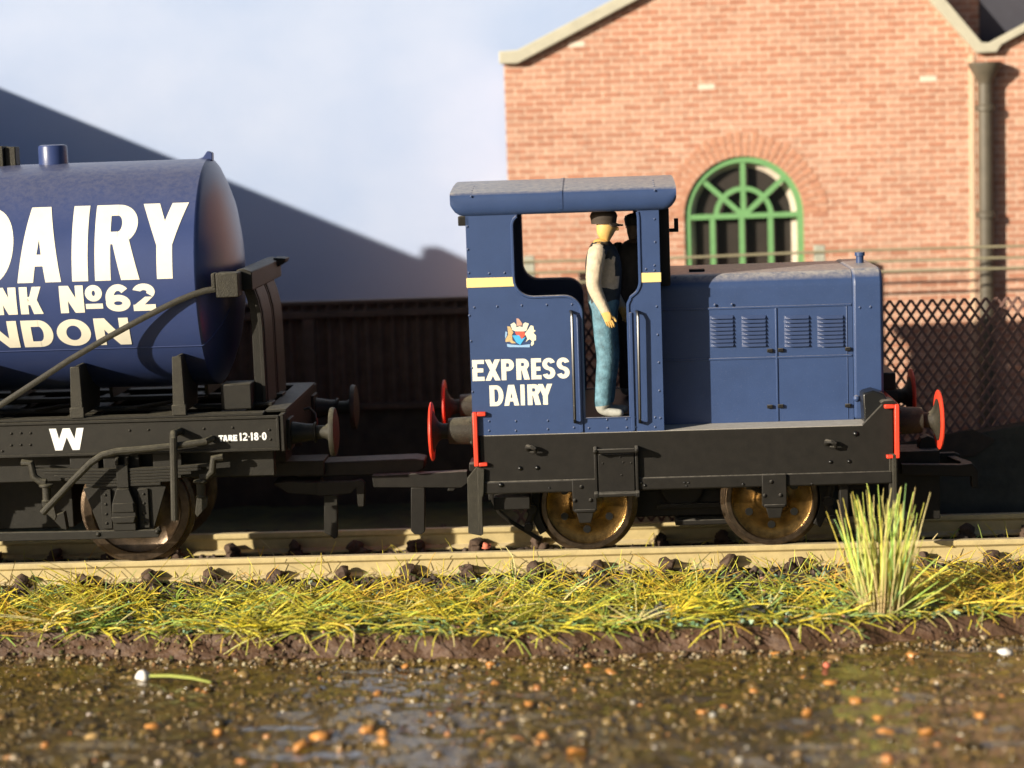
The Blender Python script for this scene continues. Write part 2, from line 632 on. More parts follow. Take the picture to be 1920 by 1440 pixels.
def glyph(ch, w, tx, ty):
    B = lambda x0, y0, x1, y1: quad(x0, x1, y0, x0, x1, y1)
    m = w / 2
    if ch == 'E':
        return [B(0, 0, tx, 1), B(tx, 0, w, ty), B(tx, .5 - ty / 2, w * .92, .5 + ty / 2), B(tx, 1 - ty, w, 1)]
    if ch == 'X':
        return [quad(0, tx * 1.1, 0, w - tx * 1.1, w, 1), quad(w - tx * 1.1, w, 0, 0, tx * 1.1, 1)]
    if ch in 'PR':
        rb = .285 if ch == 'P' else .275
        r = min(rb, (w - tx) * .75)
        cy = 1 - rb
        q = [B(0, 0, tx, 1), B(tx, 1 - ty, w - r, 1), B(tx, 1 - 2 * rb, w - r, 1 - 2 * rb + ty)] + ring(w - r, cy, r, rb, -90, 90, tx, ty)
        if ch == 'R':
            q.append(quad(w - tx * 1.05, w + tx * .12, 0, w * .38, w * .38 + tx * 1.1, 1 - 2 * rb + ty * .6))
        return q
    if ch == 'S':
        return ring(m, .71, m, .29, 15, 270, tx, ty) + ring(m, .29, m, .29, -165, 90, tx, ty)
    if ch == 'D':
        r = min(.45, (w - tx) * .8)
        return [B(0, 0, tx, 1), B(tx, 0, w - r, ty), B(tx, 1 - ty, w - r, 1)] + ring(w - r, .5, r, .5, -90, 90, tx, ty)
    if ch == 'A':
        k = tx * .62
        return [quad(0, tx, 0, m - k, m + k * .55, 1), quad(w - tx, w, 0, m - k * .55, m + k, 1), B(w * .22, .2, w * .78, .2 + ty * .9)]
    if ch == 'I':
        return [B(0, 0, w, 1)]
    if ch == 'Y':
        return [B(m - tx / 2, 0, m + tx / 2, .43), quad(m - tx / 2, m + tx / 2, .42, 0, tx * 1.05, 1), quad(m - tx / 2, m + tx / 2, .42, w - tx * 1.05, w, 1)]
    if ch == 'N':
        return [B(0, 0, tx, 1), B(w - tx, 0, w, 1), quad(w - tx * 1.15, w, 0, 0, tx * 1.15, 1)]
    if ch == 'K':
        return [B(0, 0, tx, 1), quad(tx * .9, tx * 1.9, .34, w - tx * 1.1, w, 1), quad(w - tx * 1.1, w + tx * .1, 0, w * .36, w * .36 + tx, .64)]
    if ch == 'T':
        return [B(0, 1 - ty, w, 1), B(m - tx / 2, 0, m + tx / 2, 1 - ty)]
    if ch in 'O0':
        return ring(m, .5, m, .5, 0, 360, tx, ty, 36)
    if ch == 'W':
        k = tx * .9
        return [quad(w * .25 - k * .5, w * .25 + k * .5, 0, 0, k, 1), quad(w * .25 - k * .5, w * .25 + k * .5, 0, m - k * .5, m + k * .5, 1),
                quad(w * .75 - k * .5, w * .75 + k * .5, 0, m - k * .5, m + k * .5, 1), quad(w * .75 - k * .5, w * .75 + k * .5, 0, w - k, w, 1)]
    if ch == '6':
        return ring(m, .31, m, .31, 0, 360, tx, ty, 30) + ring(m * 1.04, .5, m * 1.04, .5, 42, 205, tx, ty, 20, 1)
    if ch == '2':
        return ring(m, .70, m, .30, -38, 165, tx, ty) + [quad(0, tx * 1.25, ty * .8, m + (m - tx * 1.2) * .75, m + m * .80, .52), B(0, 0, w, ty)]
    if ch == '1':
        return [B(w - tx, 0, w, 1), quad(0, w * .5, .74, w - tx, w, 1)]
    if ch == '8':
        return ring(m, .74, m * .92, .26, 0, 360, tx, ty * .9, 26) + ring(m, .28, m, .28, 0, 360, tx, ty * .9, 26, 1)
    if ch == 'o':
        return ring(m, .70, m, .30, 0, 360, tx * .85, ty * .85, 26) + [B(0, .13, w, .13 + ty * .8)]
    if ch == '.':
        return [B(0, .42, w, .42 + w)]
    return []


def letters(mb, items, fn, step=0.0006, cut=None):
    """items: (char, x0, x1, z0, z1, stroke_x, stroke_y); fn maps flat (x, z, layer) to space"""
    for ch, x0, x1, z0, z1, tx, ty in items:
        h = z1 - z0
        lay = 1
        for q in glyph(ch, (x1 - x0) / h, tx / h, ty / h):
            if isinstance(q, tuple):
                L, q = q[0] * step, q[1]
            else:
                lay += 1
                L = lay * step
            pts = [(x0 + a * h, z0 + b * h) for a, b in q]
            if cut is None:
                mb.add([fn(a, b, L) for a, b in pts], [(0, 1, 2, 3)])
            else:
                k = max(1, int(math.ceil(max(abs(pts[3][1] - pts[0][1]), abs(pts[2][1] - pts[1][1])) / cut)))
                for i in range(k):
                    s, e = i / k, (i + 1) / k
                    l0 = [pts[0][j] + (pts[3][j] - pts[0][j]) * s for j in (0, 1)]
                    r0 = [pts[1][j] + (pts[2][j] - pts[1][j]) * s for j in (0, 1)]
                    l1 = [pts[0][j] + (pts[3][j] - pts[0][j]) * e for j in (0, 1)]
                    r1 = [pts[1][j] + (pts[2][j] - pts[1][j]) * e for j in (0, 1)]
                    mb.add([fn(*l0, L), fn(*r0, L), fn(*r1, L), fn(*l1, L)], [(0, 1, 2, 3)])
    return mb


# ================================================================== THE SETTING
CY = 2.3                                             # centre line of the track
GZ = -0.5                                            # top of the track bed
MZ = -0.90                                           # bed of the muddy foreground
BACK = 15.5                                          # painted sky board


def bank_y(x):
    """front edge of the track bed"""
    pts = [(-40, -2.6), (-11, -2.75), (-6, -3.35), (-1.7, -3.75), (3, -3.6), (7.2, -3.05), (12, -2.9), (40, -2.9)]
    for (a, p), (b, q) in zip(pts, pts[1:]):
        if a <= x <= b:
            t = (x - a) / (b - a)
            t = t * t * (3 - 2 * t)
            y = p + (q - p) * t
            break
    return y + 0.10 * noise.noise(Vector((x * 0.9, 3.1, 0))) + 0.05 * noise.noise(Vector((x * 3.1, 7.7, 0)))


def top_z(x, y):
    return GZ + 0.05 * noise.noise(Vector((x * 0.8, y * 0.8, 0))) + 0.03 * noise.noise(Vector((x * 3, y * 3, 5))) - 0.02


def grid(name, m, us, vs, fn, kind='structure', smooth=60):
    mb = MB()
    mb.v = [fn(u, v) for v in vs for u in us]
    n = len(us)
    mb.f = [(j * n + i, j * n + i + 1, (j + 1) * n + i + 1, (j + 1) * n + i) for j in range(len(vs) - 1) for i in range(n - 1)]
    return mb.build(name, m, smooth=smooth, kind=kind)


def frange(a, b, n):
    return [a + (b - a) * i / n for i in range(n + 1)]


US = frange(-30, -13, 24)[:-1] + frange(-13, 11, 240)[:-1] + frange(11, 24, 20)
grid('ground', M['ground'], US, frange(0, 1, 60), lambda u, v: (lambda y: (u, y, top_z(u, y)))(bank_y(u) + (16 - bank_y(u)) * v ** 1.6))


def bank_pt(u, v):
    y0 = bank_y(u)
    # rounded lip, then a rough face going down into the mud
    y = y0 - 0.02 - 0.42 * v ** 1.3 + 0.14 * noise.noise(Vector((u * 1.7, v * 2, 1)))
    z = top_z(u, y0) - (0.55 * (v ** 1.25)) + 0.09 * noise.noise(Vector((u * 2.6, v * 3, 9))) * min(1, v * 5) - 0.004
    return (u, y if v > 0 else y0, z if v > 0 else top_z(u, y0))


grid('bank', M['bank'], US, frange(0, 1, 10), bank_pt)


LOW = [(-3.3, -4.45, 1.5, .26, .20), (7.0, -3.9, 1.6, .25, .17), (-5.4, -7.8, 1.2, .22, .12), (-4.0, -9.3, 1.0, .3, .12)]      # shallow puddles


def mud_z(x, y):
    n = 0.11 * noise.noise(Vector((x * 0.45, y * 0.8, 2))) + 0.06 * noise.noise(Vector((x * 1.6, y * 2.6, 4))) + 0.055 * noise.noise(Vector((x * 4, y * 7, 6)))
    z = MZ + 0.035 + n * 0.75
    for px, py, ax, ay, dp in LOW:
        q = ((x - px) / ax) ** 2 + ((y - py) / ay) ** 2
        z -= dp * math.exp(-q * q)
    return z


grid('mud', M['mud'], US, frange(0, 1, 160), lambda u, v: (lambda y: (u, y, mud_z(u, y)))(-18 + 15.9 * v))
grid('water', M['water'], frange(-30, 24, 4), frange(-18, -2.4, 4), lambda u, v: (u, v, MZ - 0.050))

# sky board: a painted board behind the scene; unseen left return added to cast a shadow
sk = MB()
sk.add([(-19.0, BACK, -1.2), (30, BACK, -1.2), (30, BACK, 24), (-19.0, BACK, 24)], [(0, 1, 2, 3)])
LX = -19.0


def edge_back(px, py):
    """height of the end board's top edge that throws a shadow seen at this point of the photograph"""
    X, Z = A(px, py, BACK)
    t = (X - LX) / 1.2
    return BACK - t, Z + 0.48 * t


pa, pb, pc = edge_back(-60, 140), edge_back(812, 494), edge_back(822, 462)
top = [(BACK, pa[1] + 0.01), pa, pb, pc, (pc[0] - 0.9, pc[1] - 0.1), (pc[0] - 1.8, pc[1] - 0.35), (pc[0] - 2.6, pc[1] - 0.6)]
sk.prism([(BACK - 0.01, -1.2)] + top + [(top[-1][0], -1.2)], LX - 0.4, LX, 'x')
sk.build('sky', M['sky'], smooth=0, kind='structure')

# ------------------------------------------------------------------ railway track
track = thing('railway_track', 'sand coloured model railway track with two rails and dark brown chairs', 'railway track', (0, CY, GZ))
RN, RF = 1.0, 3.6
RAILP = [(-.075, 0), (-.085, -.02), (-.085, -.10), (-.03, -.145), (-.03, -.34), (-.17, -.385), (-.17, -.43), (.17, -.43), (.17, -.385),
         (.03, -.34), (.03, -.145), (.085, -.10), (.085, -.02), (.075, 0)]
rails = []
for yy in (RN, RF):
    rails.append(MB().prism([(yy + a, b) for a, b in RAILP], -24, 20, 'x').build('rail', M['rail'], track, bevel=0.008))
sx0 = AX(160, 1092, .8)
spc = (AX(1245, 1070, .8) - AX(400, 1088, .8)) / 7
rr = random.Random(3)
for k in range(-11, 26):
    x = sx0 + spc * (k - 0.0) + rr.uniform(-.04, .04)
    if x < -23 or x > 19:
        continue
    s = MB().box(x - .2, x + .2, -.35, 4.95, GZ - .06, GZ + .055).build('sleeper', M['sleeper'], track, bevel=0.02)
    for yy, rl in ((RN, rails[0]), (RF, rails[1])):
        for sgn in (-1, 1):
            c = MB()
            y = yy + sgn * .23
            c.box(x - .15, x + .15, y - .09, y + .07, GZ + .05, GZ + .14)
            c.box(x - .105, x + .105, min(y, y - sgn * .15), max(y, y - sgn * .15), GZ + .139, GZ + .23 + rr.uniform(0, .04))
            rock(c, (x + rr.uniform(-.04, .04), y - .02, GZ + .20), .145, rr.randint(0, 9999), rough=0.4, sub=2)
            rock(c, (x + rr.uniform(-.16, .16), y - .10 * (1 if sgn < 0 else -1), GZ + .08), .12, rr.randint(0, 9999), rough=0.4, sub=2)
            c.build('chair', M['chair'], rl, bevel=0.015)

# ------------------------------------------------------------------ brick factory
WY = 13.0
fac = thing('factory_building', 'orange brick factory with sawtooth gables and green arched window', 'building', (6, WY, GZ))
wx = AX(948, 230, WY)
ez = AZ(942, 112, WY)
apx, apz = AX(1155, 0, WY), AZ(1155, 0, WY)
sl = (apz - ez) / (apx - wx)
vx, vz = AX(1843, 88, WY), AZ(1843, 92, WY)
sx, sz = AX(1766, 0, WY), AZ(1766, 0, WY)
st = (sz - vz) / (vx - sx)
ax_ = (vz + st * vx - ez + sl * wx) / (sl + st)
az_ = ez + sl * (ax_ - wx)
wcx, wr = (AX(1283, 410, WY) + AX(1507, 410, WY)) / 2, (AX(1507, 410, WY) - AX(1283, 410, WY)) / 2
wz0, wzs = AZ(1390, 499, WY), AZ(1390, 405, WY)
wzt = AZ(1390, 293, WY)
ry = wzt - wzs
NA = 32
archp = [(wcx + wr * cos(pi - pi * i / NA), wzs + ry * sin(pi - pi * i / NA)) for i in range(NA + 1)]


def roof_z(x):
    if x <= ax_:
        return ez + sl * (x - wx)
    if x <= vx:
        return vz + st * (vx - x)
    return vz + sl * 1.05 * (x - vx)


# front wall with a real opening for the window: left, right, below and above the arch
wl = MB()
T = 0.5
wl.prism([(wx, GZ - .1), (wcx - wr, GZ - .1), (wcx - wr, roof_z(wcx - wr)), (wx, ez)], WY, WY + T)
wl.prism([(wcx - wr, GZ - .1), (wcx + wr, GZ - .1), (wcx + wr, wz0), (wcx - wr, wz0)], WY, WY + T)
wl.prism([(wcx + wr, GZ - .1), (vx, GZ - .1), (vx, vz)] + [(ax_, az_)] + [(wcx + wr, roof_z(wcx + wr))], WY, WY + T)
for i in range(NA):
    (xa, za), (xb, zb) = archp[i], archp[i + 1]
    wl.prism([(xa, za), (xb, zb), (xb, roof_z(xb)), (xa, roof_z(xa))], WY, WY + T)
wall = wl.build('wall', M['brick'], fac, smooth=0)
rwx = 22
MB().prism([(vx, GZ - .1), (rwx, GZ - .1), (rwx, roof_z(rwx)), (vx, vz)], WY, WY + T).build('wall', M['brick'], fac, smooth=0)
# side wall and roof slopes behind the front
MB().box(wx, wx + .3, WY + T, BACK - .2, GZ - .1, ez - .02).build('wall', M['brick'], fac, smooth=0)
MB().prism([(wx, ez), (ax_, az_), (vx, vz), (vx, vz - .1), (ax_, az_ - .12), (wx, ez - .12)], WY + T, BACK - .3).build('roof', M['slate'], fac, smooth=0)
MB().prism([(vx, vz), (rwx, roof_z(rwx)), (rwx, roof_z(rwx) - .1), (vx, vz - .1)], WY + T, BACK - .3).build('roof', M['slate'], fac, smooth=0)
# taller dark slated part and a sliver of brick seen through the valley
dx = AX(1836, 30, 14.2)
MB().box(AX(1730, 30, 14.2), dx, 14.2, 14.6, vz - 2, vz + 6).build('wall', M['brick'], fac, smooth=0)
MB().box(dx, dx + 6, 14.1, 14.65, vz - 2, vz + 6).build('slate_gable', M['slate'], fac, smooth=0)
# verge stones
vt = 0.26
vb = MB()
kn = 0.35
vb.prism([(wx - .10, ez - .10), (wx + kn, ez - .12), (ax_, az_ - vt * 1.0), (ax_, az_ + .02), (wx + kn, roof_z(wx + kn) + .05), (wx - .10, ez + .20)], WY - .22, WY + .1)
vb.build('verge', M['verge'], fac, bevel=0.03)
vb = MB()
vw = .34
vb.prism([(ax_ + .0, az_ + .05), (ax_ + .001, az_ - .62), (vx - .18, vz - .10), (vx + .30, vz - .10), (vx + .42, vz + .08), (vx + 12, roof_z(vx + 12) - .16),
          (vx + 12, roof_z(vx + 12) + .1), (vx + .12, vz + .14), (vx - .06, vz + .16)], WY - .22, WY + .1)
vb.build('verge', M['verge'], fac, bevel=0.03)
# window: frame, glazing bars, dark pane, splayed cream reveal
win = MB()
FY0, FY1 = WY + .06, WY + .22
ft = .15
for i in range(NA):
    (xa, za), (xb, zb) = archp[i], archp[i + 1]
    k = 1 - ft / wr
    win.prism([(xa, za), (xb, zb), (wcx + (xb - wcx) * k, wzs + (zb - wzs) * k), (wcx + (xa - wcx) * k, wzs + (za - wzs) * k)], FY0, FY1)
win.box(wcx - wr, wcx - wr + ft, FY0, FY1, wz0, wzs)
win.box(wcx + wr - ft, wcx + wr, FY0, FY1, wz0, wzs)
window = win.build('window', M['green'], fac, smooth=30)
b = MB()
FB0, FB1 = WY + .08, WY + .19
bw = .062
for px in (1337, 1392, 1446):
    x = AX(px, 450, WY)
    b.box(x - bw, x + bw, FB0, FB1, wz0, wzs - bw)
b.box(wcx - wr + ft, wcx + wr - ft, FB0 - .01, FB1 + .01, wzs - bw, wzs + bw)
ir = wr * .50
ib = [(wcx + ir * cos(pi * i / 20), wzs + ir * sin(pi * i / 20)) for i in range(21)]
for i in range(20):
    k = 1 - .12 / ir
    (xa, za), (xb, zb) = ib[i], ib[i + 1]
    b.prism([(xa, za), (xb, zb), (wcx + (xb - wcx) * k, wzs + (zb - wzs) * k), (wcx + (xa - wcx) * k, wzs + (za - wzs) * k)], FB0 + .015, FB1 - .015)
for a in (42, 90, 138):
    c_, s_ = cos(radians(a)), sin(radians(a))
    r1 = wr - ft * .8
    n_ = (-s_ * bw, c_ * bw)
    b.prism([(wcx + n_[0], wzs + n_[1]), (wcx - n_[0], wzs - n_[1]), (wcx + c_ * r1 - n_[0], wzs + s_ * r1 - n_[1]), (wcx + c_ * r1 + n_[0], wzs + s_ * r1 + n_[1])], FB0 + .004 * (a / 42), FB1 - .004 * (a / 42))
b.build('glazing_bars', M['green'], window, smooth=30)
MB().box(wcx - wr + .01, wcx + wr - .01, WY + .34, WY + .40, wz0, wzt).build('pane', M['glass'], window, smooth=0)
rv = MB()
ro, ri = wr - .005, wr * .81
outp = [(wcx + ro, wz0)] + [(wcx + ro * cos(pi * i / NA), wzs + ro * sin(pi * i / NA)) for i in range(NA + 1)] + [(wcx - ro, wz0)]
inp = [(wcx + ri, wz0)] + [(wcx + ri * cos(pi * i / NA), wzs + ri * sin(pi * i / NA)) for i in range(NA + 1)] + [(wcx - ri, wz0)]
for i in range(len(outp) - 1):
    (xa, za), (xb, zb), (xc, zc), (xd, zd) = outp[i], outp[i + 1], inp[i + 1], inp[i]
    rv.add([(xa, WY + .24, za), (xb, WY + .24, zb), (xc, WY + .335, zc), (xd, WY + .335, zd)], [(0, 1, 2, 3)])
rv.build('reveal', M['reveal'], window, smooth=30)
MB().box(wcx - wr - .12, wcx + wr + .12, WY - .10, WY + .3, wz0 - .16, wz0 - .002).build('sill', M['verge'], window, bevel=0.02)
# brick arch: wedge bricks standing a touch proud
vo = MB()
r0, r1 = wr + .005, wr + .56
nv = 30
rv_ = random.Random(5)
for i in range(nv):
    a0, a1 = pi * i / nv + .016, pi * (i + 1) / nv - .016
    p0 = WY - .012 - rv_.uniform(0, .006)
    sp_ = rv_.uniform(-.03, .05)
    mid = r0 + (r1 - r0) * (.5 if i % 2 else .68)
    for q0, q1 in ((r0, mid - .012), (mid + .012, r1 + sp_)):
        vo.prism([(wcx + q0 * cos(a0), wzs + q0 * sin(a0)), (wcx + q1 * cos(a0), wzs + q1 * sin(a0)), (wcx + q1 * cos(a1), wzs + q1 * sin(a1)), (wcx + q0 * cos(a1), wzs + q0 * sin(a1))], p0, WY + .05)
vo.build('brick_arch', M['vous'], fac, bevel=0.004)
# three pale bricks
for px, py in ((1081, 83), (1325, 163), (1741, 148)):
    x, z = A(px, py, WY)
    pbm = MB()
    pbm.box(x - .21, x + .21, WY - .008, WY + .05, z - .075, z + .07)
    pbm.build('pale_brick', M['whitebrick'], fac, bevel=0.015)
# downpipe with hopper and collars, and a pale raised strip on the wall beside it
hx = AX(1849, 300, WY - .25)
hz = AZ(1849, 118, WY - .25)
dp = MB()
PY_ = WY - .20
dp.cyl((hx, PY_, GZ), (hx, PY_, hz - .45), .185, 24)
for py in (202, 402):
    z = AZ(1849, py, PY_)
    dp.lathe((hx, PY_, z - .09), (0, 0, 1), [(0, .19), (.02, .235), (.14, .235), (.17, .19)], 24)
dpo = dp.build('downpipe', M['pipe'], fac)
MB().lathe((hx, PY_, hz - .50), (0, 0, 1), [(0, .19), (.12, .22), (.42, .40), (.52, .41), (.52, .34), (.40, .30)], 24, cap=False).build('hopper', M['pipe'], dpo)
MB().box(hx - .36, hx - .22, WY - .03, WY + .02, GZ, vz - .12).build('raised_strip', M['palestrip'], fac, bevel=0.02)

# ------------------------------------------------------------------ wire fence on concrete posts in front of the factory
FYW = 11.8
wf = thing('wire_fence', 'fence of three thin wires on grey concrete posts before the brick wall', 'fence', (5, FYW, GZ))
for px, py in ((992, 480), (1536, 459)):
    x, z = A(px, py, FYW)
    MB().prism([(x - .14, GZ), (x + .14, GZ), (x + .13, z), (x - .13, z)], FYW - .12, FYW + .12).build('post', M['concrete'], wf, bevel=0.02)
for py in (466, 487, 507):
    z = AZ(1720, py, FYW - .15)
    MB().tube([(-3.0, FYW - .16, z - .02), (1.5, FYW - .16, z - .05), (6, FYW - .16, z), (11, FYW - .16, z - .02), (22, FYW - .16, z)], .032, 6).build('wire', M['wire'], wf)

# ------------------------------------------------------------------ corrugated fence behind the tanker
CFY = 9.6
cf = thing('corrugated_fence', 'dark brown corrugated iron fence with top rail behind the tanker', 'fence', (-9, CFY, GZ))
zt, zr, zb = AZ(700, 561, CFY), AZ(700, 588, CFY), AZ(700, 757, CFY)
x1 = AX(905, 600, CFY)
cm = MB()
xs = frange(-26, x1, 520)
for i, x in enumerate(xs):
    y = CFY + .06 * sin(x * 2 * pi / .30)
    cm.v += [(x, y, zb - .05), (x, y, zt - .06), (x, y + .02, zb - .05), (x, y + .02, zt - .06)]
for i in range(len(xs) - 1):
    a = i * 4
    cm.f += [(a, a + 4, a + 5, a + 1), (a + 2, a + 3, a + 7, a + 6)]
cm.build('sheeting', M['corr'], cf, smooth=60)
MB().box(-26, x1 + .05, CFY - .20, CFY + .16, zr - .06, zr + .10).build('top_rail', M['corr'], cf, bevel=0.02)
MB().box(-26, x1 + .05, CFY - .12, CFY + .12, zt - .10, zt).build('capping', M['corr'], cf, bevel=0.02)
MB().box(-26, x1 + .05, CFY - .16, CFY + .16, zb - .12, zb + .02).build('bottom_rail', M['corr'], cf, bevel=0.02)
for k in range(5):
    x = AX(582, 650, CFY) - 4.55 * (k - 0)
    MB().box(x - .13, x + .13, CFY - .19, CFY - .07, zb, zr - .06).build('post', M['corr'], cf, bevel=0.02)
pl = MB()
pl.box(-26, x1 + 3.5, CFY - .02, CFY + .5, GZ - .1, zb - .121)
tag(pl.build('plinth_wall', M['plinth'], None, bevel=0.02), 'low dark wall under the corrugated fence', 'wall')

# ------------------------------------------------------------------ expanded mesh fence and the loading ramp behind the locomotive
MY = 5.75
mf = thing('mesh_fence', 'brown diamond mesh fence standing behind the loading ramp', 'fence', (8, MY, GZ))
mzt = AZ(1740, 561, MY)
px_ = (AX(1880, 600, MY) - AX(1660, 600, MY)) / 11.0
rowh = (AZ(1700, 600, MY) - AZ(1700, 730, MY)) / 4.5
me_ = MB()
x0m, x1m = -2.0, 20.0
bwid = .043


def diamond_bar(mb, xs_, dirn, y):
    """one zig of expanded metal running down to the ground from the top edge"""
    slope = (rowh / 2) / (px_ / 2)
    z0_, z1_ = GZ, mzt
    xl = xs_ - (z1_ - z0_) / slope * dirn
    if min(xs_, xl) > x1m or max(xs_, xl) < x0m:
        return
    for lim, out in ((x0m, lambda q: q < x0m), (x1m, lambda q: q > x1m)):
        if out(xl):
            z0_ += abs(lim - xl) * slope
            xl = lim
        if out(xs_):
            z1_ -= abs(lim - xs_) * slope
            xs_ = lim
    dxx = xs_ - xl
    vs = []
    nx, nz = slope, 1.0
    ln = sqrt(nx * nx + nz * nz)
    ox, oz = nx / ln * bwid, nz / ln * bwid * dirn * -1
    for dy in (-.035, .035):
        vs += [(xs_ - ox * .9, y + dy, z1_), (xs_ + ox * .9, y + dy, z1_), (xs_ - dxx + ox * .9, y + dy, z0_), (xs_ - dxx - ox * .9, y + dy, z0_)]
    mb.add(vs, [(0, 1, 2, 3), (7, 6, 5, 4), (0, 4, 5, 1), (1, 5, 6, 2), (2, 6, 7, 3), (3, 7, 4, 0)])


n_ = int((x1m - x0m) / px_)
xo = AX(1668, 561, MY)
ko = int((xo - x0m) / px_)
for k in range(-18, n_ + 18):
    x = xo + (k - ko) * px_
    diamond_bar(me_, x, 1, MY)
    diamond_bar(me_, x, -1, MY + .022)
me_.build('mesh_panel', M['mesh'], mf, smooth=0)
RY = 5.15
rp = thing('loading_ramp', 'dark stone loading ramp rising to the right behind the coupling hook', 'ramp', (9, RY, GZ))
rpts = [(4.6, AZ(1640, 842, RY)), (AX(1740, 832, RY), AZ(1740, 832, RY)), (AX(1835, 812, RY), AZ(1835, 812, RY)), (AX(1920, 797, RY), AZ(1920, 797, RY)), (20, AZ(1920, 797, RY) + .6)]
MB().prism([(4.6, GZ - .1)] + rpts + [(20, GZ - .1)], RY, RY + .35).build('side_wall', M['ramp'], rp, bevel=0.02)
rs = MB()
for (xa, za), (xb, zb_) in zip(rpts, rpts[1:]):
    rs.prism([(xa, za - .1), (xb, zb_ - .1), (xb, zb_ - .005), (xa, za - .005)], RY + .352, MY - .08)
rs.build('surface', M['ramp'], rp)
ck = MB()
xa, za = A(1712, 838, RY)
xb, zb_ = A(1858, 836, RY)
ck.prism([(xa - .6, za - .30), (xb - .35, za - .22), (xb + .1, za + .12), (AX(1822, 806, RY), AZ(1822, 806, RY) + .03), (xa - .6, za + .04)], RY - .10, RY - .001)
ck.build('edge_timber', M['plinth'], rp, bevel=0.015)

# ================================================================== THE LOCOMOTIVE
loco = thing('shunting_locomotive', 'small navy blue diesel shunter with open cab, crest and white lettering', 'locomotive', (1.5, CY, 0))
FYF = 2 * CY                                         # far side plane
BL, BK = M['blue'], M['black']

# cab side sheets with the combined window and doorway opening
c_out = [(-2.48, 2.44), (-.36, 2.44), (.52, 2.44), (1.14, 2.44), (1.14, 6.66), (.70, 6.66)]
c_in = [(.745, 6.58), (.76, 6.48), (.76, 5.28)] + arc(.44, 5.28, .32, 0, -42, 5)[1:] + [(.575, 4.985)] + arc(.70, 4.82, .18, 140, 180, 4) + \
       [(.52, 2.72), (-.36, 2.72)] + [(-.36, 4.70)] + arc(-.68, 4.72, .32, 0, 90, 7) + arc(-1.25, 5.40, .36, 270, 180, 7) + [(-1.61, 6.36)] + arc(-1.42, 6.40, .19, 180, 120, 3)
sidepoly = c_out + c_in + [(-1.50, 6.66), (-2.48, 6.66)]
bead = c_in


def rivets(mb, pts, y, r=.026, sgn=-1):
    for x, z in pts:
        mb.dome((x, y, z), (0, sgn, 0), r, r * .8, 8)


pxr = [(889, 577), (932, 575), (978, 573), (1025, 572), (1072, 571),
       (876, 425), (877, 468), (879, 512), (917, 513), (946, 512),
       (880, 592), (883, 640), (885, 690), (886, 735),
       (917, 790), (967, 790), (1027, 789), (917, 808), (967, 808), (1027, 805), (1076, 802),
       (1138, 787), (1174, 786), (1104, 803), (1139, 803), (1175, 802), (1191, 783), (1192, 801), (1228, 783), (1238, 784), (1228, 801),
       (1227, 411), (1228, 454), (1211, 505), (1227, 498), (1227, 507), (1231, 575), (1233, 628), (1235, 680), (1236, 733)]
rpos = [A(a, b_, 0) for a, b_ in pxr]
cabs = []
for y0, y1, sg in ((0, .09, -1), (FYF - .09, FYF, 1)):
    m_ = MB()
    m_.prism(sidepoly, y0, y1)
    yo = y0 if sg < 0 else y1
    rivets(m_, rpos, yo, .024, sg)
    o = m_.build('cab_side', BL, loco, smooth=35)
    MB().tube([(x, yo + sg * .003, z) for x, z in bead], .030, 6).build('beading', BL, o)
    # door stile strips and the low sill
    s_ = MB()
    for xa in (-.42, .56):
        s_.box(xa - .035, xa + .035, min(yo, yo + sg * .03), max(yo, yo + sg * .03), 2.45, 4.7)
    s_.build('door_stile', BL, o, bevel=0.012)
    cabs.append(o)
near = cabs[0]
cabw = MB()
cabw.box(-2.47, -2.38, .095, FYF - .095, 2.44, 6.9)
cabw.build('cab_back', BL, loco)
fr = MB()
fr.box(1.02, 1.135, .095, FYF - .095, 2.44, 6.9)
fr.build('cab_front', BL, loco)
MB().box(1.136, 1.34, .30, FYF - .30, 5.15, 6.62).build('front_window_frame', BK, loco, bevel=0.03)
MB().box(-2.37, 1.01, .095, FYF - .095, 2.56, 2.70).build('cab_floor', M['inside'], loco)
# control desk and seat in the dark of the cab
MB().box(-2.2, -1.45, 1.0, 3.6, 2.70, 4.3).box(-2.2, -1.5, 1.1, 3.5, 4.3, 4.45).build('seat', M['inside'], loco, bevel=0.05)
MB().box(.62, 1.0, 2.6, 4.0, 2.70, 4.9).build('control_desk', M['inside'], loco, bevel=0.05)

# roof: arched sheet with a deep rounded edge, joint strip and rivets
rx0, rx1 = -2.75, 1.47
H0 = 7.03


def roof_profile(off=0.0):
    p = []
    for i in range(25):
        y = -.06 + (FYF + .12) * i / 24
        t = (y - CY) / (CY + .06)
        p.append((y, H0 + .15 * (1 - t * t) + off))
    return p


rm = MB()
prof = roof_profile()
edge_n = [(-.09, 7.0), (-.11, 6.95), (-.12, 6.86), (-.11, 6.75), (-.085, 6.67), (-.04, 6.62)]
prof_full = edge_n[::-1] + prof + [(FYF - y, z) for y, z in edge_n]
inner = [(FYF - .0, 6.60), (FYF - .06, 6.82)] + [(y, z - .12) for y, z in prof[::-1][2:-2]] + [(.06, 6.82), (0, 6.60)]
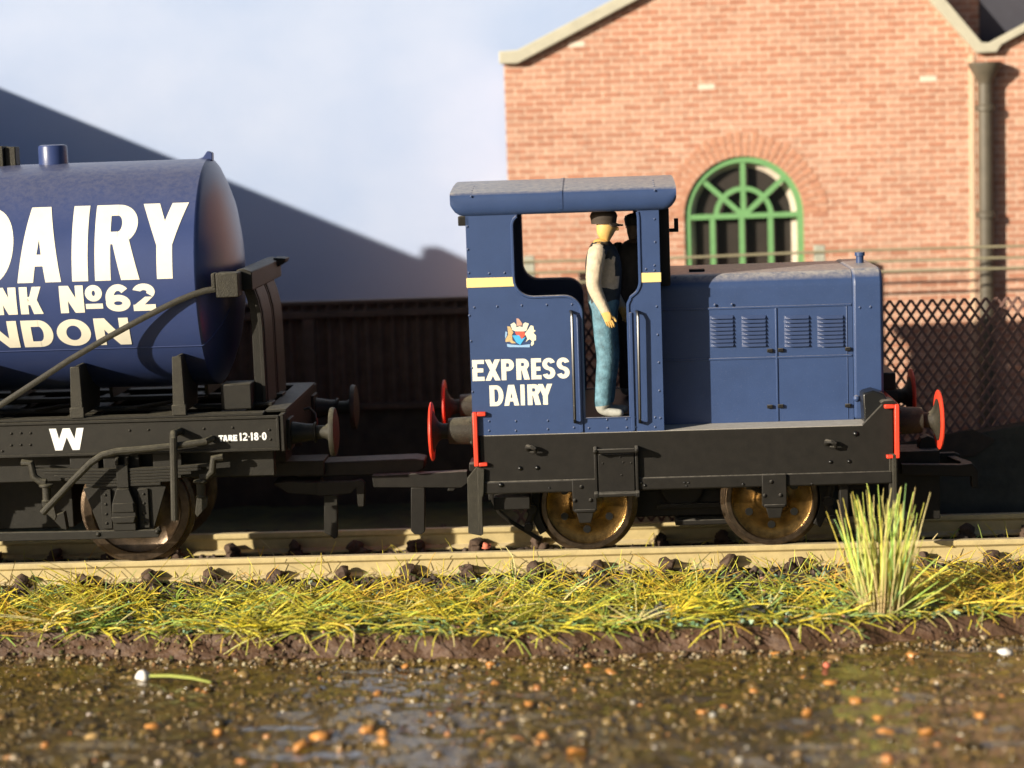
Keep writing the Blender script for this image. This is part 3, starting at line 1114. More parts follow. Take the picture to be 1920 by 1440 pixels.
# rounded lower corners of the valance: taper the section at both ends
secs = []
for x, k in ((rx0, 0.52), (rx0 + .03, .66), (rx0 + .08, .82), (rx0 + .16, .95), (rx0 + .25, 1.0), (rx1 - .25, 1.0), (rx1 - .16, .95), (rx1 - .08, .82), (rx1 - .03, .66), (rx1, .52)):
    secs.append([(x, y, 7.02 + (z - 7.02) * k if z < 7.02 else z) for y, z in prof_full + inner])
n_ = len(secs[0])
rm.v = [p for s in secs for p in s]
for i in range(len(secs) - 1):
    rm.f += [(i * n_ + k, i * n_ + (k + 1) % n_, (i + 1) * n_ + (k + 1) % n_, (i + 1) * n_ + k) for k in range(n_)]
rm.f += [tuple(range(n_)), tuple((len(secs) - 1) * n_ + k for k in range(n_ - 1, -1, -1))]
roof = rm.build('roof', BL, loco, smooth=30)
js = MB()
xj = AX(1052, 370, -.15)
for pr0, pr1 in zip(prof_full, prof_full[1:]):
    js.add([(xj - .025, pr0[0] - (.012 if pr0[0] < 0 else 0), pr0[1] + .012), (xj + .025, pr0[0] - (.012 if pr0[0] < 0 else 0), pr0[1] + .012),
            (xj + .025, pr1[0] - (.012 if pr1[0] < 0 else 0), pr1[1] + .012), (xj - .025, pr1[0] - (.012 if pr1[0] < 0 else 0), pr1[1] + .012)], [(0, 1, 2, 3)])
rv2 = random.Random(1)
for x in (-2.35, 1.07):
    for y in (0.02, .25, .55, .9):
        js.dome((x, y, H0 + .15 * (1 - ((y - CY) / (CY + .06)) ** 2) - .004), (0, 0, 1), .022, .016, 8)
    js.dome((x, -.13, 6.97), (0, -1, .5), .022, .016, 8)
js.build('raised_strip', BL, roof)
MB().box(-2.62, -2.40, .0, .25, 6.42, 6.60).build('gutter_bracket', BK, loco, bevel=0.02)
lb = MB()
lz = AZ(1262, 425, .9)
lx = AX(1258, 425, .9)
lb.box(lx - .1, lx + .12, .84, .92, lz - .10, lz - .03).box(lx + .06, lx + .14, .82, .94, lz - .10, lz + .16)
lb.build('lamp_bracket', BK, loco, bevel=0.01)

# cream waist stripe
for x0, x1, nm in ((-2.50, -1.60, 0), (.735, 1.155, 1)):
    m_ = MB().box(x0, x1, -.016, -.001, 5.255, 5.435)
    if nm == 0:
        m_.box(-2.495, -2.471, 0, FYF, 5.255, 5.435)
    m_.build('waist_stripe', M['cream'], near, bevel=0.006)
# lettering
f_flat = lambda x, z, L: (x, -.004 - L, z)
Et, Eb = 672, 713


def row(chars, py0, py1, Y, sx, sy, zz=None):
    z1, z0 = zz if zz else (AZ((chars[0][1] + chars[-1][2]) / 2, py0, Y), AZ((chars[0][1] + chars[-1][2]) / 2, py1, Y))
    return [(c, AX(a, (py0 + py1) / 2, Y), AX(b_, (py0 + py1) / 2, Y), z0, z1, sx, sy) for c, a, b_ in chars]


items = row([('E', 885.5, 908), ('X', 909.5, 938), ('P', 940, 964), ('R', 968, 992), ('E', 996, 1015), ('S', 1017, 1041), ('S', 1044, 1068)], 672.5, 712, 0, .092, .078)
items += row([('D', 918, 944), ('A', 945, 973), ('I', 976, 984), ('R', 989, 1013), ('Y', 1009, 1036)], 721, 760, 0, .092, .078)
letters(MB(), items[:7], f_flat).build('lettering', M['white'], near, smooth=0)
letters(MB(), items[7:], f_flat).build('lettering', M['white'], near, smooth=0)

# coat of arms
cr_ = {'crestgold': [[(560, 570), (660, 580), (720, 700), (770, 780), (720, 860), (740, 1050), (860, 1140), (720, 1150), (640, 1090), (500, 1100), (500, 1010), (590, 860), (575, 700)]],
       'crestpale': [[(550, 1165), (720, 1190), (990, 1212), (1330, 1175), (1320, 1280), (640, 1275), (560, 1255)], [(500, 745), (560, 765), (545, 900), (500, 1000), (486, 900)]],
       'crestcream': [[(670, 510), (790, 440), (860, 520), (870, 610), (970, 570), (1080, 600), (1090, 500), (1160, 440), (1290, 480), (1230, 640), (1210, 720), (1130, 740), (830, 740), (730, 690)],
                      [(1290, 640), (1350, 540), (1440, 560), (1460, 690), (1520, 720), (1440, 790), (1530, 880), (1530, 1040), (1460, 1060), (1460, 1170), (1390, 1240), (1350, 1180), (1390, 1060), (1310, 1000), (1180, 1100), (1240, 990), (1200, 900), (1150, 830)]],
       'crestpink': [[(870, 300), (940, 310), (1000, 380), (1060, 470), (1060, 545), (880, 560)]],
       'crestred': [[(820, 760), (1140, 750), (1160, 880), (1050, 1000), (980, 890), (860, 850)]],
       'crestblue': [[(730, 880), (960, 870), (1040, 1000), (1190, 920), (1000, 1200), (860, 1110)]]}
lay = 0
crest = None
for k_, polys in cr_.items():
    m_ = MB()
    for poly in polys:
        lay += 1
        pts = []
        for u_, w_ in poly:
            x, z = A(920 + u_ / 18.0, 580 + w_ / 18.0, 0)
            pts.append((x, -.004 - lay * .0007, z))
        m_.add(pts, [tuple(range(len(pts)))])
    o = m_.build({'crestgold': 'crest', 'crestpale': 'scroll', 'crestcream': 'mantling', 'crestpink': 'crown', 'crestred': 'shield', 'crestblue': 'shield_base'}[k_], M[k_], near if crest is None else crest, smooth=0)
    if crest is None:
        crest = o
# grab rails
for px0, px1 in ((1072, 1078), (1196, 1200)):
    x0, z1 = A(px0, 590, -.15)
    x1, z0 = A(px1, 792, -.15)
    MB().tube([(x0 - .02, .0, z1 + .05), (x0, -.11, z1 + .04), (x0, -.16, z1 - .05), (x1, -.16, z0 + .06), (x1, -.11, z0), (x1, .0, z0 - .01)], .030, 8).build('grab_rail', M['gloss'], loco)

# hood and radiator cowl
HY = .78
HT = 5.31


def hood_prof(y0, zt, r, z0=2.44):
    y1 = FYF - y0
    return [(y0, z0)] + [(y0 + r + r * cos(radians(a)), zt - r + r * sin(radians(a))) for a in range(180, 89, -10)] + \
           [(y1 - r + r * cos(radians(a)), zt - r + r * sin(radians(a))) for a in range(90, -1, -10)] + [(y1, z0)]


HX0, HXN, HX1 = 1.14, 4.80, 5.38
hood = MB().prism(hood_prof(HY, HT, .30), HX0, HXN, 'x').build('hood', BL, loco, smooth=30)
MB().prism(hood_prof(HY - .035, HT + .03, .33), HXN + .001, HX1, 'x').build('radiator_cowl', BL, loco, bevel=0.06, smooth=30)
sm = MB()
zs1, zs2 = AZ(1400, 577, HY), AZ(1400, 672, HY)
for z in (zs1, zs2):
    sm.box(HX0, HXN - .02, HY - .018, HY + .01, z - .02, z + .02)
xd = AX(1456, 660, HY)
sm.box(xd - .018, xd + .018, HY - .022, HY + .01, 2.45, zs1 - .021)
sm.box(HXN - .12, HXN - .10, HY - .012, HY + .01, 2.45, zs1 - .021)
sm.build('seam', BL, hood, bevel=0.008)
lo = MB()
for px, py in ((1444, 657), (1464, 656), (1444, 762), (1464, 761), (1590, 654), (1590, 760)):
    x, z = A(px, py, HY)
    lo.box(x - .06, x + .05, HY - .06, HY, z - .035, z + .035)
lo.build('door_catch', BK, hood, bevel=0.012)
rb2 = MB()
rivets(rb2, [A(1340, 572, HY), A(1372, 571, HY), A(1612, 577, HY - .035), A(1632, 576, HY - .035)], HY - .03, .03)
rivets(rb2, [A(1606, 747, HY - .035)], HY - .03, .07)
rb2.build('stud', BL, hood)
for pxa, pxb in ((1331, 1377), (1390, 1438), (1470, 1519), (1532, 1583)):
    xa, za = A(pxa, 592, HY)
    xb, zb_ = A(pxb, 650, HY)
    lm = MB()
    n8 = 8
    hgt = (za - zb_) / n8
    for i in range(n8):
        z1 = za - i * hgt
        z0 = z1 - hgt * .86
        # a raised slat, closed at its ends with sloping caps
        d = .062
        lm.add([(xa, HY, z1), (xa, HY, z0), (xa + .12, HY - d, z0 + .004), (xa + .12, HY - .012, z1 - .004),
                (xb, HY, z1), (xb, HY, z0), (xb - .03, HY - d, z0 + .004), (xb - .03, HY - .012, z1 - .004)],
               [(0, 1, 2, 3), (4, 7, 6, 5), (3, 2, 6, 7), (1, 5, 6, 2), (0, 3, 7, 4)])
    lm.build('louvre', M['louvre'], hood, smooth=0)
fx, fz = A(1612, 478, CY)
MB().lathe((fx, CY, HT + .02), (0, 0, 1), [(0, .075), (.14, .075), (.15, .10), (.22, .10), (.225, .06), (.18, .055)], 18, cap=False).build('filler_pipe', BL, loco)
MB().box(1.75, 2.05, CY - .7, CY - .5, HT, HT + .05).build('hood_catch', BK, hood, bevel=0.01)

# frames
fl = MB()
fl.prism([(-2.36, 1.50), (5.44, 1.50), (5.44, 2.84), (5.26, 2.84), (4.86, 2.43), (-2.36, 2.43)], 0.0, .12)
frame = fl.build('frame', BK, loco, bevel=0.012)
MB().prism([(-2.36, 1.50), (5.44, 1.50), (5.44, 2.84), (5.26, 2.84), (4.86, 2.43), (-2.36, 2.43)], FYF - .12, FYF).build('frame', BK, loco, bevel=0.012)
for y0, y1 in ((-.035, .10), (FYF - .10, FYF + .035)):
    MB().box(-2.36, 5.42, y0, y1, 1.31, 1.555).build('bottom_flange', BK, loco, bevel=0.03)
MB().box(-2.30, 5.25, .001, FYF - .001, 2.431, 2.438).build('footplate', M['footplate'], loco)
bt = MB()
for px, py, r in ((975, 878, .045), (1007, 877, .045), (1557, 866, .04), (1592, 865, .04), (1604, 813, .055)):
    x, z = A(px, py, 0)
    bt.dome((x, 0, z), (0, -1, 0), r, r, 10)
for px, py, r in ((939, 909, .05), (1030, 915, .022), (1202, 905, .03), (1209, 910, .03), (1283, 905, .022), (1291, 905, .022), (1287, 911, .022), (1393, 908, .03), (1522, 907, .022)):
    x, z = A(px, py, -.035)
    bt.dome((x, -.035, z), (0, -1, 0), r, r, 10)
bt.build('bolt', M['gloss'], frame)
for px, py in ((996, 843), (1558, 833)):
    x, z = A(px, py, -.08)
    h = MB()
    h.tube([(x - .06, .0, z + .02), (x - .06, -.10, z + .05), (x, -.16, z + .06), (x + .07, -.17, z + .02), (x + .08, -.15, z - .04), (x + .03, -.12, z - .06), (x - .03, -.12, z - .05)], [.045, .045, .04, .04, .035, .03, .02], 8)
    h.dome((x - .06, 0, z + .02), (0, -1, 0), .07, .05, 10)
    h.build('tie_down_hook', BK, frame)

# footstep
fs_ = MB()
xa, xb = -.175, .605
zt_, zb_ = AZ(1155, 845, -.3), AZ(1155, 927, -.3)
fs_.box(xa + .03, xb - .03, -.33, -.25, zt_ - .045, zt_ + .035)
fs_.box(xa + .03, xb - .03, -.33, -.05, zb_ - .045, zb_ + .02)
for x in (xa, xb):
    fs_.box(x - .035, x + .035, -.34, .0, zt_ - .055, zt_ + .045)
    fs_.box(x - .03, x + .03, -.10, .0, zb_ - .05, zt_)
    fs_.dome((x, -.34, zt_), (0, -1, 0), .05, .03, 8)
    fs_.box(x - .04, x + .04, -.34, -.04, zb_ - .06, zb_ + .03)
step = fs_.build('footstep', BK, loco, bevel=0.015)
sp2 = MB().box(xa + .05, xb - .05, -.09, -.0355, zb_ + .02, zt_ - .10)
rivets(sp2, [A(1130, 869, -.09), A(1163, 857, -.09), A(1183, 868, -.09), A(1168, 867, -.09), A(1165, 891, -.09)], -.09, .022)
sp2.build('step_plate', BK, step, bevel=0.01)

# axleboxes and wheels
WR = .90
axles = (-.37, 3.215)
for i, xw in enumerate(axles):
    ab = MB()
    xa, xb = xw - .26, xw + .20
    ab.box(xa, xb, -.10, .05, .95, 1.56)
    ab.prism([(xa + .06, .949), (xb - .06, .949), (xb - .12, .72), (xa + .12, .72)], -.085, .05)
    ab.box(xa + .03, xb - .03, -.13, -.101, .93, .99)
    rivets(ab, [(xa + .17, 1.42), (xa + .04, 1.16), (xb - .12, 1.16)], -.10, .045)
    ab.build('axlebox', BK, loco, bevel=0.025)


def wheelset_wheel(name, x, y, sgn, R, parent, holes=6, rimw=.10, web=None):
    """sgn: -1 faces the camera. y is the outer face."""
    t = MB()
    d = -sgn
    # tyre: outer rim face, tread, flange, back
    t.lathe((x, y, R), (0, d, 0), [(.03, R - rimw - .02), (0, R - rimw), (0, R - .02), (.012, R), (.14, R + .01), (.165, R + .09), (.20, R + .09), (.225, R - .02), (.225, R - rimw)], 64, cap=False)
    tyre = t.build(name, M['steel'], parent, smooth=30)
    w_ = MB()
    w_.lathe((x, y, R), (0, d, 0), [(.225, R - rimw), (.10, R - rimw - .005), (.035, R - rimw - .01), (.055, R - rimw - .045), (.085, R * .66), (.07, R * .42), (.03, R * .36), (.0, R * .33), (-.02, R * .26), (-.02, .001)], 64, cap=False)
    wb = w_.build('wheel_disc', web or M['brass'], tyre, smooth=40)
    if holes:
        for k in range(holes):
            h_ = MB()
            a = 2 * pi * k / holes + .5
            hx_, hz_ = x + R * .56 * cos(a), R + R * .56 * sin(a)
            h_.cyl((hx_, y + d * .064, hz_), (hx_, y + d * .10, hz_), .075, 16)
            h_.build('lightening_hole', M['gloss'], wb)
    return tyre


for xw in axles:
    wheelset_wheel('wheel', xw, RN - .08, -1, WR, loco)
    wheelset_wheel('wheel', xw, RF + .08, 1, WR, loco)
    MB().cyl((xw, RN + .1, WR), (xw, RF - .1, WR), .16, 16).build('axle', BK, loco)
# inner frames, keeper plate and gear under the footplate
ch = MB()
ch.box(-2.1, 5.2, 1.35, 3.25, 1.05, 2.34)
ch.box(-2.2, 5.3, .20, 1.34, 1.75, 2.34)
ch.box(-2.2, 5.3, 3.26, 4.40, 1.75, 2.34)
ch.build('inner_chassis', BK, loco, bevel=0.02)
kp = MB()
kp.box(.55, 2.55, 1.45, 3.15, .52, 1.04)
kp.box(1.35, 2.5, 1.30, 3.3, .36, .46)
kp.lathe((1.5, 1.30, 1.15), (0, 1, 0), [(0, .42), (.04, .45), (.1, .45)], 32)
kp.box(1.0, 2.3, 1.22, 1.34, .70, .80)
kp.build('keeper_plate', BK, loco, bevel=0.02)
# brake gear
for xw, sg in ((-.37, -1), (3.215, 1)):
    br_ = MB()
    bx = xw + sg * (WR + .14)
    pts = [(xw + sg * (WR + .03) * cos(radians(a)), WR + (WR + .03) * sin(radians(a))) for a in range(-32, 33, 8)]
    pts2 = [(xw + sg * (WR + .19) * cos(radians(a)), WR + (WR + .19) * sin(radians(a))) for a in range(32, -33, -8)]
    br_.prism(pts + pts2, .90, 1.06)
    br_.tube([(bx + sg * .10, .86, 1.75), (bx + sg * .10, .86, 1.1), (bx + sg * .02, .86, .80), (bx + sg * .12, .86, .52)], .075, 8)
    br_.cyl((bx + sg * .03, .74, .85), (bx + sg * .03, .95, .85), .10, 12)
    br_.cyl((bx + sg * .10, .74, .50), (bx + sg * .10, .95, .50), .09, 12)
    br_.build('brake_gear', BK, loco, bevel=0.01)
    MB().box(min(bx, bx + sg * .9), max(bx, bx + sg * .9), 1.36, 3.2, .95, 1.15).build('brake_beam', BK, loco, bevel=0.02)
MB().box(-2.15, -1.45, .25, .9, .95, 1.20).build('bracket', BK, loco, bevel=0.02)
sp_ = [A(a, b_, .55) for a, b_ in ((924, 915), (925, 940), (935, 962), (955, 980), (985, 1000), (1013, 1019))]
MB().tube([(x, .55 + .07 * i, z) for i, (x, z) in enumerate(sp_)], .045, 8).build('sand_pipe', BK, loco)
MB().tube([A(1395, 908, .3)[0:1] + (.3,) + A(1395, 908, .3)[1:], A(1437, 925, .5)[0:1] + (.5,) + A(1437, 925, .5)[1:]], .05, 8).build('brake_rod', BK, loco)
# guard plate at the back end
gp = [A(a, b_, -.02) for a, b_ in ((893, 876), (876, 897), (878, 1000), (903, 1005), (905, 985), (904, 935), (909, 925), (908, 880))]
g_ = MB().prism(gp, -.02, .10)
gq = [A(a, b_, -.09) for a, b_ in ((895, 878), (908, 880), (907, 925), (904, 935), (906, 1003), (897, 1003))]
g_.prism(gq, -.09, -.021)
g_.build('guard_iron', M['dirty'], loco, bevel=0.01)
gx = AX(1676, 950, .0)
MB().box(gx - .08, gx + .08, -.02, .12, .35, 1.88).box(gx - .03, gx + .05, -.10, -.021, .35, 1.88).build('guard_iron', M['dirty'], loco, bevel=0.012)
MB().box(4.45, 4.62, .3, .5, .3, 1.5).build('guard_iron', BK, loco, bevel=0.02)

# buffer beams (red channels) and buffers
bm_ = MB()
bm_.box(-2.475, -2.385, -.10, FYF + .10, 1.86, 2.90)
bm_.box(-2.386, -2.22, -.10, FYF + .10, 2.82, 2.90)
bm_.box(-2.386, -2.22, -.10, FYF + .10, 1.86, 1.93)
bm_.build('buffer_beam', M['red'], loco, bevel=0.018)
bm_ = MB()
bm_.box(5.46, 5.55, -.10, FYF + .10, 1.80, 2.83)
bm_.box(5.27, 5.461, -.10, FYF + .10, 2.75, 2.83)
bm_.box(5.30, 5.461, -.10, FYF + .10, 1.80, 1.87)
bm_.build('buffer_beam', M['red'], loco, bevel=0.018)
MB().prism([(5.22, 2.832), (5.50, 2.832), (5.50, 2.86), (5.44, 2.90), (5.26, 2.90), (5.2, 2.86)], -.08, .5).build('beam_cap', BK, loco, bevel=0.01)


def buffer(x, sg, y, zc, parent):
    """sg: the way it points along x"""
    hb = MB()
    hb.lathe((x, y, zc), (sg, 0, 0), [(0, .34), (.05, .34), (.06, .27), (.40, .255), (.50, .245), (.50, .17), (.52, .15)], 28)
    for a in (45, 135, 225, 315):
        hb.dome((x + sg * .05, y + .29 * cos(radians(a)), zc + .29 * sin(radians(a))), (sg, 0, 0), .04, .04, 8)
    housing = hb.build('buffer', M['dirty'], parent, smooth=35)
    MB().lathe((x + sg * .521, y, zc), (sg, 0, 0), [(0, .15), (.10, .15), (.17, .19), (.235, .30), (.27, .40), (.275, .02)], 32).build('ram', M['dirty'], housing, smooth=50)
    MB().lathe((x + sg * .797, y, zc), (sg, 0, 0), [(0, .05), (.002, .545), (.02, .57), (.045, .565), (.065, .50), (.085, .30), (.092, .001)], 48, cap=False).build('buffer_head', M['red'], housing, smooth=40)
    return housing


for y in (CY - 1.78, CY + 1.78):
    buffer(-2.476, -1, y, 2.47, loco)
    buffer(5.551, 1, y, 2.43, loco)
# sandboxes behind the front beam
for y0 in (.16, FYF - .70):
    sb = [(4.93, 2.44), (5.38, 2.44), (5.38, 2.86), (5.30, 3.00), (5.10, 3.07), (4.92, 3.02), (4.90, 2.98)]
    MB().prism(sb, y0, y0 + .54).build('sandbox', M['gloss'], loco, bevel=0.03)
MB().box(5.40, 5.75, CY - .5, CY + 1.0, 2.85, 3.2).build('vacuum_box', BK, loco, bevel=0.04)


def P3(pts, y):
    return [(lambda q: (q[0], y, q[1]))(A(a, b_, y)) for a, b_ in pts]


# couplings between the vehicles and at the front
cp = MB()
q0, q1 = A(700, 885, 1.7), A(876, 915, 1.7)
cp.prism([A(a, b_, 1.7) for a, b_ in ((697, 892), (876, 884), (878, 905), (865, 915), (700, 914))], 1.7, 1.95)
cp.prism([A(a, b_, 1.68) for a, b_ in ((770, 915), (796, 915), (796, 998), (790, 1003), (777, 1003), (770, 996))], 1.72, 1.95)
cp.prism([A(a, b_, 1.68) for a, b_ in ((840, 915), (855, 915), (850, 922), (838, 922))], 1.75, 1.9)
cp.box(-2.7, -2.2, 1.9, 2.7, 1.35, 1.60)
cp.build('coupling', BK, loco, bevel=0.015)
c2 = MB()
q = [A(a, b_, 1.6) for a, b_ in ((1690, 870), (1800, 871), (1822, 868), (1833, 880), (1834, 914), (1822, 914), (1821, 893), (1800, 893), (1690, 890))]
c2.prism(q, 1.55, 1.75)
q = [A(a, b_, 3.0) for a, b_ in ((1690, 852), (1790, 848), (1800, 852), (1800, 872), (1690, 872))]
c2.prism(q, 2.95, 3.1)
xc = AX(1800, 880, 1.7)
zc_ = AZ(1800, 876, 1.7)
c2.prism([(xc - .02, 1.70), (xc + .28, 1.76), (xc + .30, 2.2), (xc + .08, 3.1), (xc - .06, 3.0), (xc + .1, 2.2)], zc_ - .04, zc_ + .03, 'z')
c2.prism([A(a, b_, 2.2) for a, b_ in ((1723, 862), (1723, 832), (1728, 822), (1740, 817), (1752, 822), (1757, 834), (1757, 862))], 2.2, 2.5)
c2.box(5.5, 6.6, 1.85, 2.75, .25, 1.62)
c2.build('coupling', BK, loco, bevel=0.015)

# ================================================================== THE TANK WAGON
tw = thing('milk_tank_wagon', 'navy blue milk tank wagon with large white lettering on a black underframe', 'tank wagon', (-13.5, CY, 0))
WB, TK = M['wagon'], M['tank']
R, TZ = 2.25, 5.56
TX1, TX0 = -7.66, -21.3
MIDX = (TX0 + TX1) / 2
ends = [(0.0, R), (.03, R - .015), (.09, R - .09), (.20, R - .32), (.32, R * .72), (.42, R * .52), (.50, R * .30), (.54, R * .1), (.545, .001)]
br = MB().lathe((TX0, CY, TZ), (1, 0, 0), [(-d, r) for d, r in ends[::-1]] + [(TX1 - TX0 + d, r) for d, r in ends], 128, cap=False)
barrel = br.build('barrel', TK, tw, smooth=25)
ang = asin((AZ(200, 655, .3) - TZ) / R)
sea = MB()
sy, sz_ = -cos(ang), sin(ang)
sea.tube([(TX0 + .02, CY + sy * R, TZ + sz_ * R), (TX1 - .0, CY + sy * R, TZ + sz_ * R)] + [(TX1 + d, CY + sy * r, TZ + sz_ * r) for d, r in ends[1:6]], .014, 6)
sea.build('seam', TK, barrel)
f_tank = lambda x, z, L: (x, CY - (R + .006 + L) * cos((z - TZ) / R), TZ + (R + .006 + L) * sin((z - TZ) / R))


def tz(py, px):
    """height along the barrel's skin of a measured point"""
    z = AZ(px, py, .2)
    for _ in range(4):
        s = max(-.98, min(.98, (z - TZ) / R))
        z = AZ(px, py, CY - R * sqrt(1 - s * s))
    return TZ + R * asin(max(-.98, min(.98, (z - TZ) / R)))


def trow(chars, py0, py1, sx, sy):
    pm = chars[-1][1]
    z1, z0 = tz(py0, pm), tz(py1, pm)
    return [(c, AX(a, (py0 + py1) / 2, .12), AX(b_, (py0 + py1) / 2, .12), z0, z1, sx, sy) for c, a, b_ in chars]


it = trow([('D', -62, 23), ('A', 30, 112), ('I', 133, 163), ('R', 176, 256), ('Y', 264, 350)], 383, 524, .30, .25)
it += trow([('A', -62, -14), ('N', -9, 32), ('K', 38, 79), ('N', 113, 158), ('o', 161, 193), ('6', 199, 245), ('2', 250, 292)], 532, 583, .155, .125)
it += trow([('L', -200, -160), ('O', -150, -85), ('N', -40, 30), ('D', 38, 96), ('O', 103, 167), ('N', 175, 240)], 597, 647, .185, .135)
for part in (it[:5], it[5:12], it[12:]):
    letters(MB(), part, f_tank, .0009, .035).build('lettering', M['white'], barrel, smooth=0)
# fittings on top
fxp = (AX(72, 290, CY) + AX(127, 290, CY)) / 2
MB().lathe((fxp, CY, TZ + R - .05), (0, 0, 1), [(0, .29), (.38, .285), (.41, .27), (.425, .20), (.425, .001)], 32, cap=False).build('filler', M['tank'], barrel, smooth=30)
MB().cyl((fxp, CY, TZ + R - .1), (fxp, CY, TZ + R - .051), .31, 24).build('filler_flange', TK, barrel)
fx2 = AX(15, 290, CY)
hh = MB()
hh.lathe((fx2 - .75, CY, TZ + R - .05), (0, 0, 1), [(0, .62), (.22, .62), (.27, .58), (.30, .1), (.30, .001)], 32, cap=False)
hh.box(fx2 - .02, fx2 + .20, CY - .18, CY + .15, TZ + R - .05, TZ + R + .36)
hh.build('hatch', M['dirty'], barrel, bevel=0.02)
MB().box(fx2 - .10, fx2 - .025, CY - .28, CY + .2, TZ + R - .06, TZ + R + .38).build('hatch_clamp', M['dirty'], barrel, bevel=0.015)
MB().prism([(TX1 - .26, TZ + R - .02), (TX1 - .11, TZ + R + .035), (TX1 - .02, TZ + R + .15), (TX1 + .075, TZ + R + .11), (TX1 + .07, TZ + R - .05)], CY - .10, CY + .10).build('lug', TK, barrel, bevel=0.015)

# underframe: solebars, headstock, decking
sz0, sz1 = 2.28, 2.95
HSX = -6.15
for y0, sg in ((-.10, -1), (FYF + .10, 1)):
    s_ = MB()
    ya, yb = (y0, y0 + .06) if sg < 0 else (y0 - .06, y0)
    s_.box(-22.6, HSX, ya + .02 * -sg * -1 * 0, yb, sz0, sz1)
    yo = y0 + sg * .05
    for z in (sz0, sz1 - .05):
        s_.box(-22.6, HSX, min(yo, y0), max(yo, y0), z, z + .05)
    s_.box(HSX - .055, HSX, min(yo, y0), max(yo, y0), sz0 + .05, sz1 - .05)
    if sg < 0:
        rivets(s_, [A(a, b_, -.1) for a, b_ in ((21, 813), (39, 812), (57, 812), (21, 835), (39, 834), (57, 834), (243, 807), (278, 806), (382, 804), (436, 802), (505, 806), (507, 824), (4, 846), (430, 828))], -.10, .03)
    so_ = s_.build('solebar', WB, tw, bevel=0.01)
    if sg < 0:
        near_sole = so_
fw_ = lambda x, z, L: (x, -.104 - L, z)
it = [('W', AX(93, 824, -.1), AX(158, 824, -.1), AZ(125, 844, -.1), AZ(125, 803, -.1), .15, .1)]
letters(MB(), it, fw_).build('lettering', M['purewhite'], near_sole, smooth=0)
zt1, zt0 = AZ(450, 813.5, -.1), AZ(450, 826.5, -.1)
lx_ = [('T', 410, 419), ('A', 418, 427), ('R', 428, 436), ('E', 437, 445)]
it = [(c, AX(a, 820, -.1), AX(b_, 820, -.1), zt0, zt1 - .015, .034, .03) for c, a, b_ in lx_]
lx_ = [('1', 449, 453), ('2', 455, 464), ('.', 466, 468), ('1', 470, 474), ('8', 476, 485), ('.', 487, 489), ('0', 491, 500)]
it += [(c, AX(a, 819, -.1), AX(b_, 819, -.1), zt0 + (.0 if c != '.' else .0), zt1 + .02, .034, .03) for c, a, b_ in lx_]
letters(MB(), it, fw_).build('lettering', M['purewhite'], near_sole, smooth=0)
hd = MB()
hd.box(HSX + .001, HSX + .09, -.12, FYF + .12, sz0 - .02, sz1 + .02)
hd.box(HSX - .30, HSX + .10, .2, FYF - .2, sz1 + .021, sz1 + .08)
hd.build('headstock', WB, tw, bevel=0.015)
dk = MB()
dk.box(-22.5, HSX - .31, -.04, .30, sz1 + .001, sz1 + .05)
dk.box(-22.5, HSX - .31, FYF - .30, FYF + .04, sz1 + .001, sz1 + .05)
for x in (-21.5, -19, -16.5, -14, -12, -10.2, -8.6, -7.2):
    dk.box(x - .25, x + .25, .31, FYF - .31, sz1 - .12, sz1 - .02)
for y in (1.35, 3.05):
    dk.box(-22.5, HSX - .31, y - .12, y + .12, sz1 - .01, sz1 + .07)
dk.prism([(-9.3, .8), (-9.05, .8), (-7.9, 2.2), (-8.2, 2.2)], sz1 + .08, sz1 + .13, 'z')
dk.prism([(-11.3, .8), (-11.05, .8), (-9.9, 2.2), (-10.2, 2.2)], sz1 + .08, sz1 + .13, 'z')
dk.build('deck', WB, tw, bevel=0.01)
# saddles that carry the barrel
sx_list = [AX(140, 735, 0) + .03, AX(334, 725, 0)]
sx_list += [sx_list[0] - 2.03, sx_list[0] - 4.06, sx_list[0] - 6.1, sx_list[0] - 8.1]
for i, x in enumerate(sx_list):
    for sg in (-1, 1):
        s_ = MB()
        zt_ = 4.12 if i != 0 else 3.98
        p = [(0.0, sz1 + .04), (0.0, zt_)]
        pts = []
        for k in range(9):
            z = zt_ - (zt_ - 3.36) * k / 8
            pts.append((CY - sqrt(max(0, (R + .005) ** 2 - (z - TZ) ** 2)), z))
        prof_ = [(0.02, sz1 + .05), (0.02, zt_)] + pts + [(1.7, sz1 + .05)]
        if sg > 0:
            prof_ = [(FYF - y, z) for y, z in prof_]
        s_.prism(prof_, x - .035, x + .035, 'x')
        if sg < 0:
            s_.prism([(x - .115, sz1 + .051), (x + .125, sz1 + .051), (x + .10, zt_), (x - .08, zt_)], -.06, .019)
            s_.box(x - .13, x + .14, -.075, .02, sz1 + .051, sz1 + .25)
        s_.build('saddle', M['dirty'], tw, bevel=0.012)
